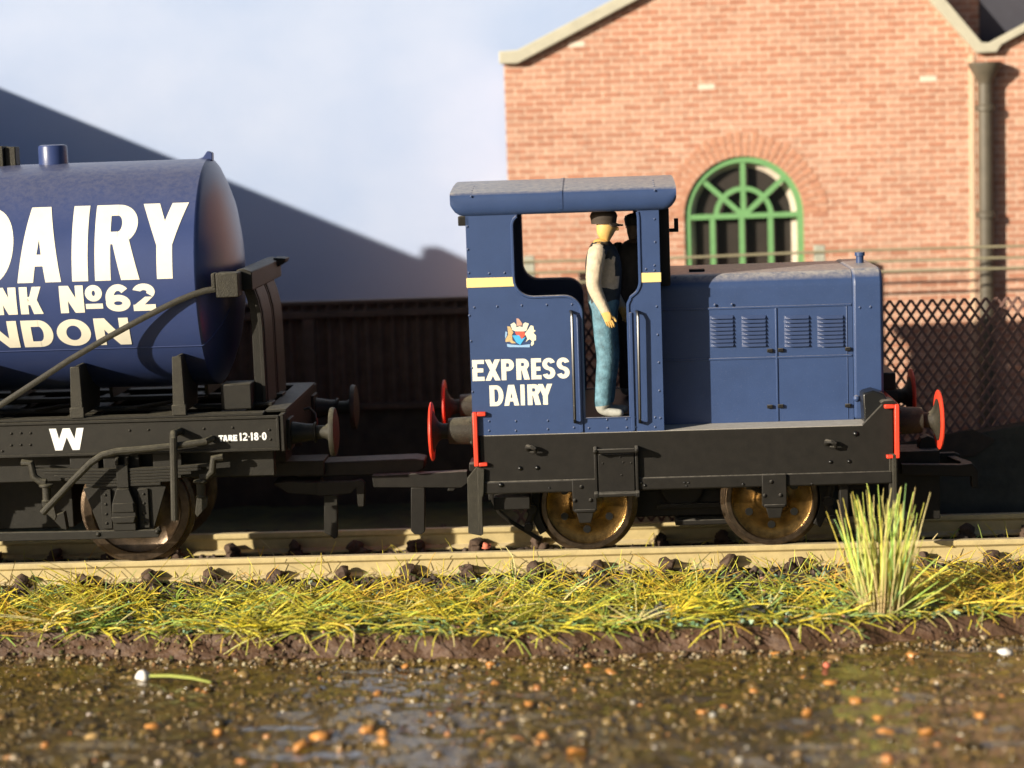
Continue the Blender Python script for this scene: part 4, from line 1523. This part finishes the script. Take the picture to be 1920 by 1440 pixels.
# end stop frame and tie rod
ef = MB()
bx0, bz1 = A(397, 512, .1)
bx1, bz0 = A(450, 556, .1)
ef.box(bx0, bx0 + .08, -.02, .30, bz0 + .18, bz1)
ef.box(bx0 + .09, bx1, -.05, .42, bz0, bz1)
ef.build('stop_block', M['dirty'], tw, bevel=0.02)
eb = MB()
exx = -6.80
eb.prism([(exx - .12, bz1 - .38), (exx + .18, bz1 - .38), (exx + .18, bz1 - .02), (exx + .02, bz1 + .04), (exx - .12, bz1 + .02)], .43, FYF - .40)
eb.prism([(exx + .10, bz1 - .20), (exx + .34, bz1 - .06), (exx + .36, bz1 + .02), (exx + .10, bz1 + .04)], FYF - .9, FYF - .35)
eb.build('stop_beam', M['wagon'], tw, bevel=0.02)
for y in (.95, 2.30):
    p_ = MB()
    nseg = 10
    sec = []
    for k in range(nseg + 1):
        t = k / nseg
        z = sz1 + .08 + (bz1 - .06 - sz1 - .08) * t
        x = -6.50 - .02 * t - .26 * max(0, (t - .62) / .38) ** 1.8
        sec.append((x, z))
    prof_ = [(x, z) for x, z in sec] + [(x - .26 + .02 * (z - 3) / 3, z) for x, z in sec[::-1]]
    p_.prism(prof_, y, y + .07)
    p_.prism([(x + .001, z) for x, z in sec] + [(x - .07, z) for x, z in sec[::-1]], y + .071, y + 1.05)
    p_.prism([(x - .02, z) for x, z in sec] + [(x - .10, z) for x, z in sec[::-1]], y - .10, y - .001)
    p_.box(-6.85, -6.40, y - .2, y + .25, sz1 + .081, sz1 + .14)
    p_.build('stop_post', M['wagon'], tw, bevel=0.012)
rp_ = [(404, 542), (385, 545), (362, 552), (335, 563), (300, 580), (260, 601), (200, 634), (130, 675), (60, 721), (0, 760), (-60, 800)]
tr = [(lambda q: (q[0], .02 - .012 * i, q[1]))(A(a, b_, .02 - .012 * i)) for i, (a, b_) in enumerate(rp_)]
MB().tube(tr, .062, 8, flat=.6).build('tie_rod', M['dirty'], tw)
MB().box(-7.35, -6.75, .5, 1.1, 3.0, 3.5).build('stop_bracket', WB, tw, bevel=0.03)

# buffers of the wagon
for y in (CY - 1.78, CY + 1.78):
    b1 = MB()
    zc = 2.52
    x = HSX + .091
    b1.box(x, x + .06, y - .3, y + .3, zc - .3, zc + .3)
    b1.lathe((x + .061, y, zc), (1, 0, 0), [(0, .22), (.12, .20), (.30, .17), (.42, .165), (.425, .20), (.47, .20), (.475, .12)], 24)
    hb_ = b1.build('buffer', WB, tw, bevel=0.01)
    MB().lathe((x + .50, y, zc), (1, 0, 0), [(0, .13), (.20, .13), (.30, .20), (.305, .46), (.34, .475), (.40, .46), (.43, .34), (.445, .001)], 40).build('buffer_head', M['dirty'], hb_, smooth=40)

# running gear: W iron, axlebox, leaf spring, hangers
TWR = 1.05


def running_gear(x):
    s_ = MB()
    for i in range(6):
        hl = 1.72 - i * .20
        z = 2.01 - i * .058
        n = 14
        up = [(x + hl * (2 * k / n - 1), z - .055 + .05 * (2 * k / n - 1) ** 2 * (hl / 1.72) ** 2) for k in range(n + 1)]
        dn = [(a, b_ + .05) for a, b_ in up[::-1]]
        s_.prism(up + dn, -.10, .06)
    spr = s_.build('leaf_spring', WB, tw, bevel=0.006)
    MB().box(x - .115, x + .115, -.135, .07, 1.64, 2.08).box(x - .13, x - .06, -.14, .05, 2.081, 2.22).box(x + .06, x + .13, -.14, .05, 2.081, 2.22).build('spring_buckle', WB, spr, bevel=0.015)
    w_ = MB()
    w_.prism([(x - .80, 1.62), (x - .50, 1.74), (x + .50, 1.74), (x + .80, 1.62), (x + .52, .80), (x - .52, .80)], .0, .05)
    for sg in (-1, 1):
        xa, xb = sorted((x + sg * .46, x + sg * .26))
        w_.box(xa, xb, -.06, -.001, .84, 1.60)
        rivets(w_, [(x + sg * .37, z) for z in (.95, 1.13, 1.32, 1.50)], -.06, .032)
    w_.build('axle_guard', WB, tw, bevel=0.012)
    a_ = MB()
    a_.prism([(x - .12, 1.63), (x + .12, 1.63), (x + .22, 1.34), (x + .24, 1.06), (x + .22, 1.04), (x + .22, .82), (x - .22, .82), (x - .22, 1.04), (x - .24, 1.06), (x - .22, 1.34)], -.19, .0)
    a_.prism([(x - .235, 1.10), (x + .235, 1.10), (x + .20, .98), (x - .20, .98)], -.26, -.191)
    a_.prism([(x - .20, 1.36), (x + .20, 1.36), (x + .21, 1.18), (x - .21, 1.18)], -.23, -.191)
    a_.build('axlebox', WB, tw, bevel=0.03)
    for sg in (-1, 1):
        h = MB()
        hx_ = x + sg * 1.74
        h.tube([(hx_ + sg * .20, -.06, 2.17), (hx_ + sg * .02, -.08, 2.16), (hx_ - sg * .02, -.08, 1.90), (hx_ - sg * .14, -.08, 1.80), (hx_ - sg * .26, -.08, 1.78)], .075, 8)
        h.lathe((hx_ - sg * .25, -.08, 1.40), (0, 0, 1), [(0, .07), (.02, .11), (.05, .085), (.29, .085), (.30, .14), (.34, .14), (.36, .07)], 18)
        h.prism([(hx_ - sg * .35, 1.40), (hx_ - sg * .13, 1.40), (hx_ - sg * .16, 1.22), (hx_ - sg * .36, 1.02), (hx_ - sg * .40, 1.10)], -.05, .03)
        h.build('spring_hanger', M['dirty'], tw, bevel=0.01)
    wheelset_wheel('wheel', x, RN - .08, -1, TWR, tw, holes=0, rimw=.16, web=M['steel'])
    wheelset_wheel('wheel', x, RF + .08, 1, TWR, tw, holes=0, rimw=.16, web=M['steel'])
    MB().cyl((x, -.05, TWR), (x, FYF + .05, TWR), .12, 14).build('axle', WB, tw)
    for y in (FYF + .0,):
        MB().prism([(x - .80, 1.62), (x - .50, 1.74), (x + .50, 1.74), (x + .80, 1.62), (x + .52, .80), (x - .52, .80)], y - .05, y).box(x - 1.7, x + 1.7, y - .06, y + .08, 1.68, 2.0).build('axle_guard', WB, tw, bevel=0.012)


AXW = -9.20
for x in (AXW, AXW - 5.2, AXW - 10.4):
    running_gear(x)
und = MB()
und.box(-22, HSX - .2, .35, .55, 1.72, 2.27)
und.box(-22, HSX - .2, FYF - .55, FYF - .35, 1.72, 2.27)
und.box(-22, HSX - .2, 1.9, 2.7, 1.7, 2.3)
und.box(-9.6, -8.9, .06, .3, 1.9, 2.27)
und.box(-12.3, -10.6, 1.5, 3.1, .6, 1.69)
for x in (-9.95, -8.35):
    und.box(x - .28, x + .28, .0, .08, 1.98, 2.27)
und.build('underframe', WB, tw, bevel=0.02)
MB().prism([A(-600, 1008, -.06), A(290, 992, -.06), A(300, 985, -.06), A(304, 995, -.06), A(298, 1006, -.06), A(150, 1010, -.06), A(-600, 1028, -.06)], -.16, -.062).dome((AX(295, 997, -.16), -.16, AZ(295, 997, -.16)), (0, -1, 0), .05, .04).dome((AX(184, 1002, -.16), -.16, AZ(184, 1002, -.16)), (0, -1, 0), .05, .04).build('tie_bar', M['wagon'], tw, bevel=0.012)
# brake lever and bent handle
pp = [(80, 962), (110, 930), (140, 898), (170, 868), (192, 853), (220, 846), (270, 842), (322, 837), (350, 834), (384, 829)]
hp = [(lambda q: (q[0], -.45 + .025 * max(0, i - 6), q[1]))(A(a, b_, -.45)) for i, (a, b_) in enumerate(pp)]
MB().tube(hp + [(hp[-1][0] + .08, -.12, hp[-1][2] + .02)], .065, 10).build('brake_lever', M['dirty'], tw)
lp = MB()
la, lz1 = A(324, 812, -.5)
lb_, lz0 = A(328, 975, -.5)
lp.tube([(la + .06, -.10, lz1 - .02), (la, -.42, lz1 - .02), (la + .005, -.5, lz1 - .09), (lb_, -.5, lz0)], .075, 10)
lp.build('lever_guide', M['dirty'], tw)
bs = MB()
bs.prism([A(a, b_, .5) for a, b_ in ((98, 968), (122, 958), (128, 992), (118, 990))], .4, .6)
bs.build('brake_shoe', WB, tw, bevel=0.01)
# wagon's coupling
wc = MB()
wc.prism([A(a, b_, 1.75) for a, b_ in ((510, 908), (540, 904), (595, 906), (595, 929), (540, 926))], 1.8, 2.6)
wc.prism([A(a, b_, 1.7) for a, b_ in ((594, 905), (660, 903), (676, 900), (684, 906), (682, 950), (671, 950), (668, 915), (658, 926), (594, 930))], 1.7, 1.9)
wc.prism([A(a, b_, 1.9) for a, b_ in ((607, 930), (632, 930), (632, 1008), (626, 1012), (618, 1005), (607, 1000))], 1.95, 2.1)
wc.box(-7.5, -5.6, 1.9, 2.7, 1.45, 1.75)
wc.build('coupling', WB, tw, bevel=0.012)
vp = MB()
vp.prism([A(a, b_, 2.2) for a, b_ in ((560, 866), (780, 857), (798, 860), (797, 876), (780, 886), (560, 893))], 2.0, 2.7)
vp.build('coupling_bar', WB, tw, bevel=0.03)
wh = [(lambda q: (q[0], 1.6, q[1]))(A(a, b_, 1.6)) for a, b_ in ((570, 768), (580, 765), (590, 775), (594, 792), (592, 812))]
MB().tube(wh, .03, 8).build('vacuum_hose', M['gloss'], tw)

# ================================================================== THE CREW
def skin_mesh(nodes, edges, root, levels=2):
    """one continuous surface grown round a skeleton; nodes: (pos, (rx, ry))"""
    me = bpy.data.meshes.new('skeleton')
    me.from_pydata([n[0] for n in nodes], edges, [])
    o = bpy.data.objects.new('skeleton', me)
    COL.objects.link(o)
    md = o.modifiers.new('skin', 'SKIN')
    md.use_smooth_shade = True
    sv = me.skin_vertices[0].data
    for i, n in enumerate(nodes):
        sv[i].radius = n[1]
        sv[i].use_root = (i == root)
    ss = o.modifiers.new('sub', 'SUBSURF')
    ss.levels = levels
    ss.render_levels = levels
    dg = bpy.context.evaluated_depsgraph_get()
    ev = o.evaluated_get(dg)
    m2 = ev.to_mesh()
    vs = [tuple(v.co) for v in m2.vertices]
    fs = [tuple(p.vertices) for p in m2.polygons]
    ev.to_mesh_clear()
    bpy.data.objects.remove(o)
    bpy.data.meshes.remove(me)
    return vs, fs


def person(name_label, loc, scale, turn, look, mats, lean=0.0, arm_fwd=0.0, cap_tilt=0.0, side_shirt=False):
    """metre-based figure facing +x, near arm on -y; mats: skin, top, sleeve, legs, shoes, cap"""
    nodes, edges, key = [], [], {}

    def nd(k, p, r, par=None):
        p = Vector(p)
        if p.z > .95 and lean:
            p.x += (p.z - .95) * lean
        nodes.append((tuple(p), r if isinstance(r, tuple) else (r, r)))
        key[k] = len(nodes) - 1
        if par is not None:
            edges.append((key[par], key[k]))
    nd('pelvis', (0, 0, .95), (.135, .155))
    nd('waist', (.01, 0, 1.10), (.135, .16), 'pelvis')
    nd('chest', (.01, 0, 1.28), (.150, .18), 'waist')
    nd('collar', (-.005, 0, 1.44), (.085, .12), 'chest')
    nd('neck', (.014, 0, 1.49), (.058, .058), 'collar')
    lk = Vector((cos(look), sin(look), 0))
    nd('jaw', Vector((.03, 0, 1.550)) + lk * .012, (.078, .070), 'neck')
    nd('skull', (.03, 0, 1.63), (.092, .080), 'jaw')
    nd('crown', (.025, 0, 1.69), (.072, .07), 'skull')
    nf = Vector((.03, 0, 1.592)) + lk * .085
    nd('nose', nf, (.022, .022), 'jaw')
    nd('nosetip', nf + lk * .035 + Vector((0, 0, -.012)), (.014, .014), 'nose')
    for sg, s in ((-1, 'r'), (1, 'l')):
        nd('hip' + s, (0, sg * .095, .88), (.105, .10), 'pelvis')
        nd('knee' + s, (.03, sg * .105, .50), (.088, .082), 'hip' + s)
        nd('shin' + s, (.0, sg * .105, .28), (.080, .076), 'knee' + s)
        nd('ankle' + s, (-.02, sg * .105, .09), (.078, .072), 'shin' + s)
        nd('heel' + s, (-.01, sg * .108, .045), (.045, .048), 'ankle' + s)
        nd('toe' + s, (.17, sg * .125, .035), (.032, .045), 'heel' + s)
        fwd_ = arm_fwd if sg < 0 else arm_fwd * 1.6 + .05
        nd('sh' + s, (-.01, sg * .205, 1.405), (.085, .08), 'collar')
        nd('el' + s, (-.045 + fwd_ * .5, sg * .245, 1.13), (.070, .066), 'sh' + s)
        nd('wr' + s, (.06 + fwd_, sg * .255, .91), (.044, .040), 'el' + s)
        hb = Vector((.085 + fwd_ * 1.1, sg * .258, .855))
        nd('palm' + s, hb, (.034, .024), 'wr' + s)
        # four curled fingers of unequal length and a thumb
        for i, (ox, ln) in enumerate(((.030, .052), (.012, .060), (-.008, .056), (-.026, .044))):
            b0 = hb + Vector((ox, 0, -.028))
            nd('f%d%s' % (i, s), b0, (.0105, .0105), 'palm' + s)
            nd('g%d%s' % (i, s), b0 + Vector((.012, -sg * .010, -ln * .6)), (.0095, .0095), 'f%d%s' % (i, s))
            nd('h%d%s' % (i, s), b0 + Vector((.010, -sg * .032, -ln * .95)), (.008, .008), 'g%d%s' % (i, s))
        nd('t' + s, hb + Vector((.042, -sg * .012, .004)), (.012, .012), 'palm' + s)
        nd('u' + s, hb + Vector((.062, -sg * .022, -.035)), (.0095, .0095), 't' + s)
    vs, fs = skin_mesh(nodes, edges, 0)
    rot = Matrix.Rotation(turn, 3, 'Z')
    T_ = lambda p: Vector(loc) + rot @ (Vector(p) * scale)
    # garment of each face, found from where it lies on the unposed body
    me = MB()
    me.v = [tuple(T_(p)) for p in vs]
    me.f = fs
    midx = []
    for f in fs:
        c = Vector((0, 0, 0))
        for i in f:
            c += Vector(vs[i])
        c /= len(f)
        ay = abs(c.y)
        if c.z > 1.478:
            k = 0
        elif c.z < .10:
            k = 4
        elif ay > .205 and c.z < .905 and c.z > .70:
            k = 0
        elif (ay > .20 and c.z > .88) or (ay > .185 and c.z > 1.0 and c.z < 1.2):
            k = 2
        elif c.z < .98:
            k = 3
        elif side_shirt and c.y < -.05 and .0 < c.x < .135 and 1.09 < c.z < 1.34:
            k = 2
        else:
            k = 1
        midx.append(k)
    label, body_name = name_label, 'person'
    body = me.build(body_name, mats[:5], None, smooth=180)
    body.data.polygons.foreach_set('material_index', midx)
    tag(body, label, 'person')
    # cap: crown and peak; eyes
    cc = Vector((.022 + (1.66 - .95) * lean, 0, 1.652))
    cm = MB()
    n = 20
    prof = [(-.02, .102), (.02, .106), (.045, .112), (.075, .100), (.092, .06), (.097, .001)]
    vs2, fs2 = [], []
    for d, r in prof:
        for k in range(n):
            a = 2 * pi * k / n
            p = cc + Vector((r * cos(a) * 1.06, r * sin(a) * .92, d + .10 * cap_tilt * cos(a)))
            vs2.append(T_(p))
    for i in range(len(prof) - 1):
        fs2 += [(i * n + k, i * n + (k + 1) % n, (i + 1) * n + (k + 1) % n, (i + 1) * n + k) for k in range(n)]
    cm.add(vs2, fs2)
    pk = []
    for zz in (-.022, -.008):
        for a in (-60, -35, 0, 35, 60):
            q = Vector((cos(radians(a) + look), sin(radians(a) + look), 0))
            pk.append(T_(cc + q * .085 + Vector((0, 0, zz))))
        for a in (60, 35, 0, -35, -60):
            q = Vector((cos(radians(a) * .9 + look), sin(radians(a) * .9 + look), 0))
            pk.append(T_(cc + q * (.165 - abs(a) * .0006) + Vector((0, 0, zz - .022))))
    cm.add(pk, [tuple(range(10)), tuple(range(19, 9, -1))] + [(i, (i + 1) % 10, (i + 1) % 10 + 10, i + 10) for i in range(10)])
    cm.build('cap', mats[5], body, smooth=50)
    em = MB()
    for sg in (-1, 1):
        q = Vector((cos(look), sin(look), 0))
        sd_ = Vector((-sin(look), cos(look), 0))
        p = Vector((.03 + .66 * lean, 0, 1.615)) + q * .086 + sd_ * sg * .036
        em.dome(T_(p), rot @ q, .011 * scale, .008 * scale, 8)
    em.build('eye', M['eye'], body)
    return body


FL = 2.705
DX = AX(1137, 760, .42)
person('driver in pale sleeves, dark waistcoat, blue trousers and dark cap standing in cab doorway', (DX, .42, FL), 2.24, radians(-10), radians(4),
       [M['skin'], M['vest'], M['shirt'], M['jeans'], M['shoe'], M['cap']], side_shirt=True)
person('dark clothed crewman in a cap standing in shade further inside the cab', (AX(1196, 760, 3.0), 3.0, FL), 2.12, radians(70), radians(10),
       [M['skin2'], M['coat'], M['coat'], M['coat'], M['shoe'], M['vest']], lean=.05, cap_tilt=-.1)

# ================================================================== GRASS, CRUMBS, STONES
rg = random.Random(11)
PAL = [(.72, .58, .05), (.58, .53, .06), (.46, .48, .07), (.30, .42, .09), (.76, .66, .11), (.62, .42, .06), (.25, .40, .15), (.68, .60, .26), (.40, .34, .09), (.66, .40, .07)]
PW = [20, 20, 16, 9, 13, 7, 5, 5, 6, 5]


def strand(mb, cols, p, az, el, ln, r, col, bend=0.0, droop=0.25, taper=.5, seg=4):
    pts = []
    d = Vector((cos(az) * cos(el), sin(az) * cos(el), sin(el)))
    side = Vector((-sin(az), cos(az), 0))
    q = Vector(p)
    for i in range(seg + 1):
        pts.append(q.copy())
        q = q + d * (ln / seg)
        d = (d + side * bend / seg + Vector((0, 0, -droop / seg))).normalized()
    n0 = len(mb.v)
    rs = [r * (1 - (1 - taper) * (i / seg) ** 2) for i in range(seg + 1)]
    mb.tube(pts, rs, 3)
    cols += [col] * (len(mb.v) - n0)


def vary(c, r, k=.2):
    s = 1 + r.uniform(-k, k)
    return tuple(min(1, max(0, x * s * (1 + r.uniform(-.06, .06)))) for x in c)


gm, gc = MB(), []
cnt = 0
while cnt < 7400:
    x = rg.uniform(-15, 14)
    yb = bank_y(x)
    y = yb + (0.55 - yb) * rg.random() ** .85
    # thinner by the rail, patchy along the strip, scarce left of the tall tuft
    t = (y - yb) / (0.6 - yb)
    pn = noise.noise(Vector((x * .55, y * .7, 3.3)))
    keep = .85 + pn * .9 - max(0, t - .55) * 2.2
    if 2.2 < x < 5.6 and t > .15:
        keep *= .40
    if x > 1.0 and t < .12:
        keep *= .75
    if rg.random() > keep:
        continue
    cnt += 1
    col = vary(rg.choices(PAL, PW)[0], rg)
    if 5.8 < x:
        col = vary(rg.choices([PAL[0], PAL[5], PAL[9], PAL[3], PAL[4]], [8, 6, 6, 2, 4])[0], rg)
    ln = min(1.7, rg.gammavariate(3.6, .19))
    el = radians(min(75, abs(rg.gauss(9, 19))))
    z = top_z(x, y) + rg.uniform(-.02, .16)
    strand(gm, gc, (x, y, z), rg.uniform(0, 2 * pi), el, ln, rg.uniform(.007, .014), col, rg.uniform(-1.3, 1.3), rg.uniform(.05, .8))
    if cnt % 8 == 0:
        az0 = rg.uniform(0, 2 * pi)
        for q in range(rg.randint(4, 11)):
            strand(gm, gc, (x + rg.uniform(-.03, .03), y + rg.uniform(-.03, .03), z - .03), az0 + rg.uniform(-2.2, 2.2), radians(rg.uniform(4, 42)), rg.uniform(.35, 1.15), rg.uniform(.008, .016), vary(col, rg, .25), rg.uniform(-.5, .5), rg.uniform(.05, .6))
            cnt += 1
# fibres hanging over the lip of the bank
for k in range(330):
    x = rg.uniform(-13, 10)
    y = bank_y(x) + rg.uniform(.0, .35)
    strand(gm, gc, (x, y, top_z(x, y) + rg.uniform(.02, .1)), rg.uniform(pi * 1.05, pi * 1.95), radians(rg.uniform(-10, 25)), rg.uniform(.35, 1.0), rg.uniform(.010, .017),
           vary(rg.choices(PAL, PW)[0], rg), rg.uniform(-.7, .7), rg.uniform(.2, 1.0))
# a few standing by the rail, between the rails and behind
for k in range(420):
    x = rg.uniform(-13, 10)
    y = rg.choice([rg.uniform(.2, .95), rg.uniform(.3, .9), rg.uniform(1.2, 3.4)])
    strand(gm, gc, (x, y, GZ + .02), rg.uniform(0, 2 * pi), radians(rg.uniform(15, 80)), rg.uniform(.2, .62), rg.uniform(.008, .014), vary(rg.choices(PAL, PW)[0], rg), rg.uniform(-.8, .8), .3)
tag(gm.build('grass', M['strand'], None, cols=gc, kind='stuff', smooth=0))

# coarse turf crumbs: green, teal, brown and pinkish granules
cmn, cc_ = MB(), []
CP = [(.16, .22, .07), (.11, .20, .10), (.22, .36, .24), (.34, .46, .33), (.10, .07, .045), (.07, .05, .035), (.46, .24, .18), (.40, .34, .14), (.28, .30, .06)]
CPW = [10, 9, 7, 3, 13, 13, 3, 4, 7]
for k in range(5200):
    x = rg.uniform(-13, 10)
    yb = bank_y(x)
    y = yb + (0.75 - yb) * rg.random()
    t = (y - yb) / (.75 - yb)
    w = list(CPW)
    if t > .6:
        w[4] *= 4
        w[5] *= 4
    if t < .2 and 0 < x:
        w[2] *= 4
        w[3] *= 3
    s = rg.uniform(.022, .062) * (1.25 if t > .6 else 1)
    rock(cmn, (x, y, top_z(x, y) + s * .5 + rg.uniform(0, .06)), s, k, cc_, vary(rg.choices(CP, w)[0], rg, .3), rough=.45)
for k in range(1500):
    # crumbs, grit and bits of root caught on the face of the bank
    x = rg.uniform(-12, 9.5)
    v = rg.random() ** .8
    if noise.noise(Vector((x * 1.1, v * 2, 2))) < rg.uniform(-.5, .35) + (.2 if x > -4 else -.15):
        continue
    p = bank_pt(x, v)
    s = rg.uniform(.015, .05)
    rock(cmn, (p[0], p[1] - s * .3, p[2] + s * .2), s, 60000 + k, cc_, vary(rg.choice([(.13, .07, .03), (.08, .04, .02), (.22, .15, .07), (.30, .22, .12), (.10, .10, .03)]), rg, .3), rough=.45)
for k in range(600):
    # grit drifted along the foot of the bank
    x = rg.uniform(-12, 9.5)
    y = bank_y(x) - .40 - abs(rg.gauss(0, .22))
    s = rg.uniform(.015, .055)
    rock(cmn, (x, y, max(mud_z(x, y), MZ - .04) + s * .2), s, 70000 + k, cc_, vary(rg.choice([(.16, .09, .03), (.09, .05, .02), (.26, .19, .10), (.34, .28, .18)]), rg, .3), rough=.45)
tag(cmn.build('ground_cover', M['crumb'], None, cols=cc_, kind='stuff', smooth=60))

# ballast between and beside the rails
bl, bc = MB(), []
for k in range(3000):
    x = rg.uniform(-13, 10)
    y = rg.choice([rg.uniform(.1, .95), rg.uniform(1.1, 3.5), rg.uniform(1.1, 2.2), rg.uniform(3.7, 6.0)])
    s = rg.uniform(.045, .10)
    g = rg.uniform(.6, 1.4)
    rock(bl, (x, y, GZ + .01 + rg.uniform(-.02, .05)), s, 9000 + k, bc, (.075 * g, .052 * g, .038 * g), rough=.4)
tag(bl.build('ballast', M['crumb'], None, cols=bc, kind='stuff', smooth=60))

# stones in the wet mud
st_, sc_ = MB(), []
SP = [(.25, .16, .06), (.36, .27, .14), (.18, .115, .035), (.12, .075, .02), (.46, .20, .06), (.22, .17, .10), (.07, .045, .014), (.50, .44, .36), (.40, .25, .10)]
SW = [9, 1.3, 17, 22, 2.0, 3, 16, .7, 1.6]
for k in range(12000):
    x = rg.uniform(-11.5, 9.5)
    y = -13 + (9.3 + (bank_y(x) + 3.0)) * rg.random()
    if y > bank_y(x) - .25:
        continue
    if noise.noise(Vector((x * .9, y * 1.3, 8))) + .5 * noise.noise(Vector((x * 3, y * 4, 8))) < rg.uniform(-.5, .25):
        continue
    s = rg.gammavariate(1.4, .019) + .012
    s = min(s, .14)
    z = mud_z(x, y)
    rock(st_, (x, y, z - s * .12), s, 20000 + k, sc_, vary(rg.choices(SP, SW)[0], rg, .25), flat=.7, rough=.3)
tag(st_.build('gravel', M['stone'], None, cols=sc_, kind='stuff', smooth=80))


def on_mud(px, py):
    d = fwd * FPX + rgt * (px - 960) - upv * (py - 720)
    t = (MZ + .05 - CAM_H) / d.z
    return d.x * t, d.y * t + CAM_Y


def lone_stone(name, px, py, s, m, label, cat, group=None, seed=0, flat=.75, lift=.35):
    x, y = on_mud(px, py)
    mb = MB()
    z = max(mud_z(x, y), MZ + .03)
    rock(mb, (x, y, z + s * lift), s, seed, sub=2, flat=flat, rough=.42)
    o = mb.build(name, m, None, smooth=80)
    tag(o, label, cat, group)
    return o


M['peb_white'] = mat('white_stone', (.80, .76, .70), .5, .05, 8)
M['peb_orange'] = mat('orange_stone', (.52, .23, .06), .35, .4, 5, .3, 25)
M['peb_red'] = mat('red_crumb', (.62, .17, .10), .7, .15, 9)
M['cinder'] = mat('cinder', (.055, .055, .045), .8, .4, 12, .6, 30)
lone_stone('pebble', 267, 1275, .115, M['peb_white'], 'white pebble beside the green straw lying in the mud', 'pebble', seed=1, flat=1.05)
lone_stone('pebble', 1886, 1224, .09, M['peb_white'], 'white pebble at far right below the bank', 'pebble', seed=2, flat=1.0)
lone_stone('pebble', 1062, 1251, .028, M['peb_white'], 'tiny white pebble at the foot of the brown bank', 'pebble', seed=2, flat=1.0)
og = [(920, 1243, .10), (918, 1252, .07), (1060, 1272, .12), (1106, 1246, .09), (1148, 1262, .11), (990, 1320, .12), (1452, 1224, .09), (1415, 1298, .10), (1555, 1283, .14), (1318, 1335, .11),
      (1605, 1316, .13), (1514, 1338, .10), (565, 1395, .15), (605, 1380, .18), (410, 1370, .10), (285, 1360, .12), (1710, 1227, .11), (1840, 1345, .15), (1648, 1345, .09), (1658, 1370, .11),
      (690, 1370, .15), (720, 1380, .13), (1740, 1370, .14), (1020, 1380, .13), (1080, 1405, .14), (710, 1302, .09), (762, 1247, .10), (930, 1282, .11)]
for i, (a, b_, s) in enumerate(og):
    lone_stone('pebble', a, b_, s * .85, M['peb_orange'], 'orange brown pebble half sunk in the wet muddy gravel', 'pebble', 'orange pebbles in the mud', seed=100 + i, flat=.62, lift=.02)
lone_stone('brick_crumb', 1550, 1252, .075, M['peb_red'], 'larger pink red crumb in mud just below the bank', 'crumb', seed=41)
# red crumb by the rail under the guard iron
cx, cz = A(911, 1024, 1.45)
o = MB()
rock(o, (cx, 1.45, cz), .075, 5, sub=2, rough=.5)
tag(o.build('brick_crumb', M['peb_red'], None, smooth=60), 'orange red crumb on the track by the guard iron', 'crumb')
for i, (a, b_, s, lab) in enumerate(((1236, 1140, .22, 'dark cinder lump in the grass left of the two'), (1412, 1148, .24, 'dark cinder lump in the grass nearer the tall tuft'))):
    d = fwd * FPX + rgt * (a - 960) - upv * (b_ + 14 - 720)
    t = (GZ - CAM_H) / d.z
    x, y = d.x * t, d.y * t + CAM_Y
    mb = MB()
    rr = random.Random(i)
    for k in range(46):
        an, rd = rr.uniform(0, 2 * pi), s * sqrt(rr.random())
        hh_ = (1 - (rd / s) ** 2) * s * 1.0
        rock(mb, (x + rd * cos(an), y + rd * sin(an) * .8, top_z(x, y) + rr.uniform(.0, 1) * hh_ + .04), rr.uniform(.04, .075), 700 + i * 50 + k, rough=.45)
    tag(mb.build('cinder_lump', M['cinder'], None, smooth=60), lab, 'cinder lump')
# straw lying on the mud
x0, y0 = on_mud(282, 1278)
x1, y1 = on_mud(396, 1287)
s0, sc2 = MB(), []
zz = max(mud_z(x0, y0), mud_z(x1, y1), MZ + .03) + .05
s0.tube([(x0, y0, zz + .03), (x0 * .66 + x1 * .34, y0 * .66 + y1 * .34, zz + .06), (x0 * .3 + x1 * .7, y0 * .3 + y1 * .7, zz + .05), (x1, y1, zz)], [.028, .03, .028, .018], 6)
M['straw'] = mat('straw_green', (.34, .38, .08), .5, .15, 6)
tag(s0.build('straw', M['straw'], None), 'single green straw lying on the mud next to the white pebble', 'straw')

# tall tuft of grass in front of the rail
d = fwd * FPX + rgt * (1655 - 960) - upv * (1150 - 720)
t = (GZ + .03 - CAM_H) / d.z
ux, uy = d.x * t, d.y * t + CAM_Y
tf, tc_ = MB(), []
TP = [(.42, .60, .12), (.54, .66, .14), (.62, .66, .14), (.74, .64, .12), (.32, .56, .18), (.60, .52, .18), (.70, .58, .26)]
for k in range(250):
    a = rg.uniform(0, 2 * pi)
    rd = .36 * sqrt(rg.random())
    lean_ = abs(rg.gauss(0, 6)) + rd * 18
    if rg.random() < .17:
        lean_ = rg.uniform(25, 62)
    dirn = a + rg.uniform(-.9, .9)
    if lean_ > 22:
        dirn = rg.choice([rg.uniform(-.5, .8), rg.uniform(-.4, .6), rg.uniform(2.4, 3.9)])
    ln = rg.uniform(.8, 2.4) * (1.0 if lean_ < 22 else .72)
    if cos(a) * rd < -.15:
        ln *= .92
    base = vary(rg.choice(TP), rg)
    n0 = len(tf.v)
    strand(tf, tc_, (ux + rd * cos(a), uy + rd * sin(a) * .7, GZ - .02), dirn, radians(90 - lean_), ln, rg.uniform(.011, .022), base, rg.uniform(-.3, .3), rg.uniform(-.05, .38), taper=.35, seg=5)
    # dry tan at the foot, green towards the tip
    tan = vary((.50, .37, .20), rg)
    m_ = (len(tf.v) - n0) // 3
    for i in range(m_):
        w = min(1, max(0, (i / (m_ - 1) - .10) / .45))
        for j in range(3):
            tc_[n0 + i * 3 + j] = tuple(tan[q] * (1 - w) + base[q] * w for q in range(3))
o = tf.build('grass_tuft', M['strand'], None, cols=tc_, smooth=0)
tag(o, 'tall tuft of green and tan grass blades before the rail', 'grass tuft')
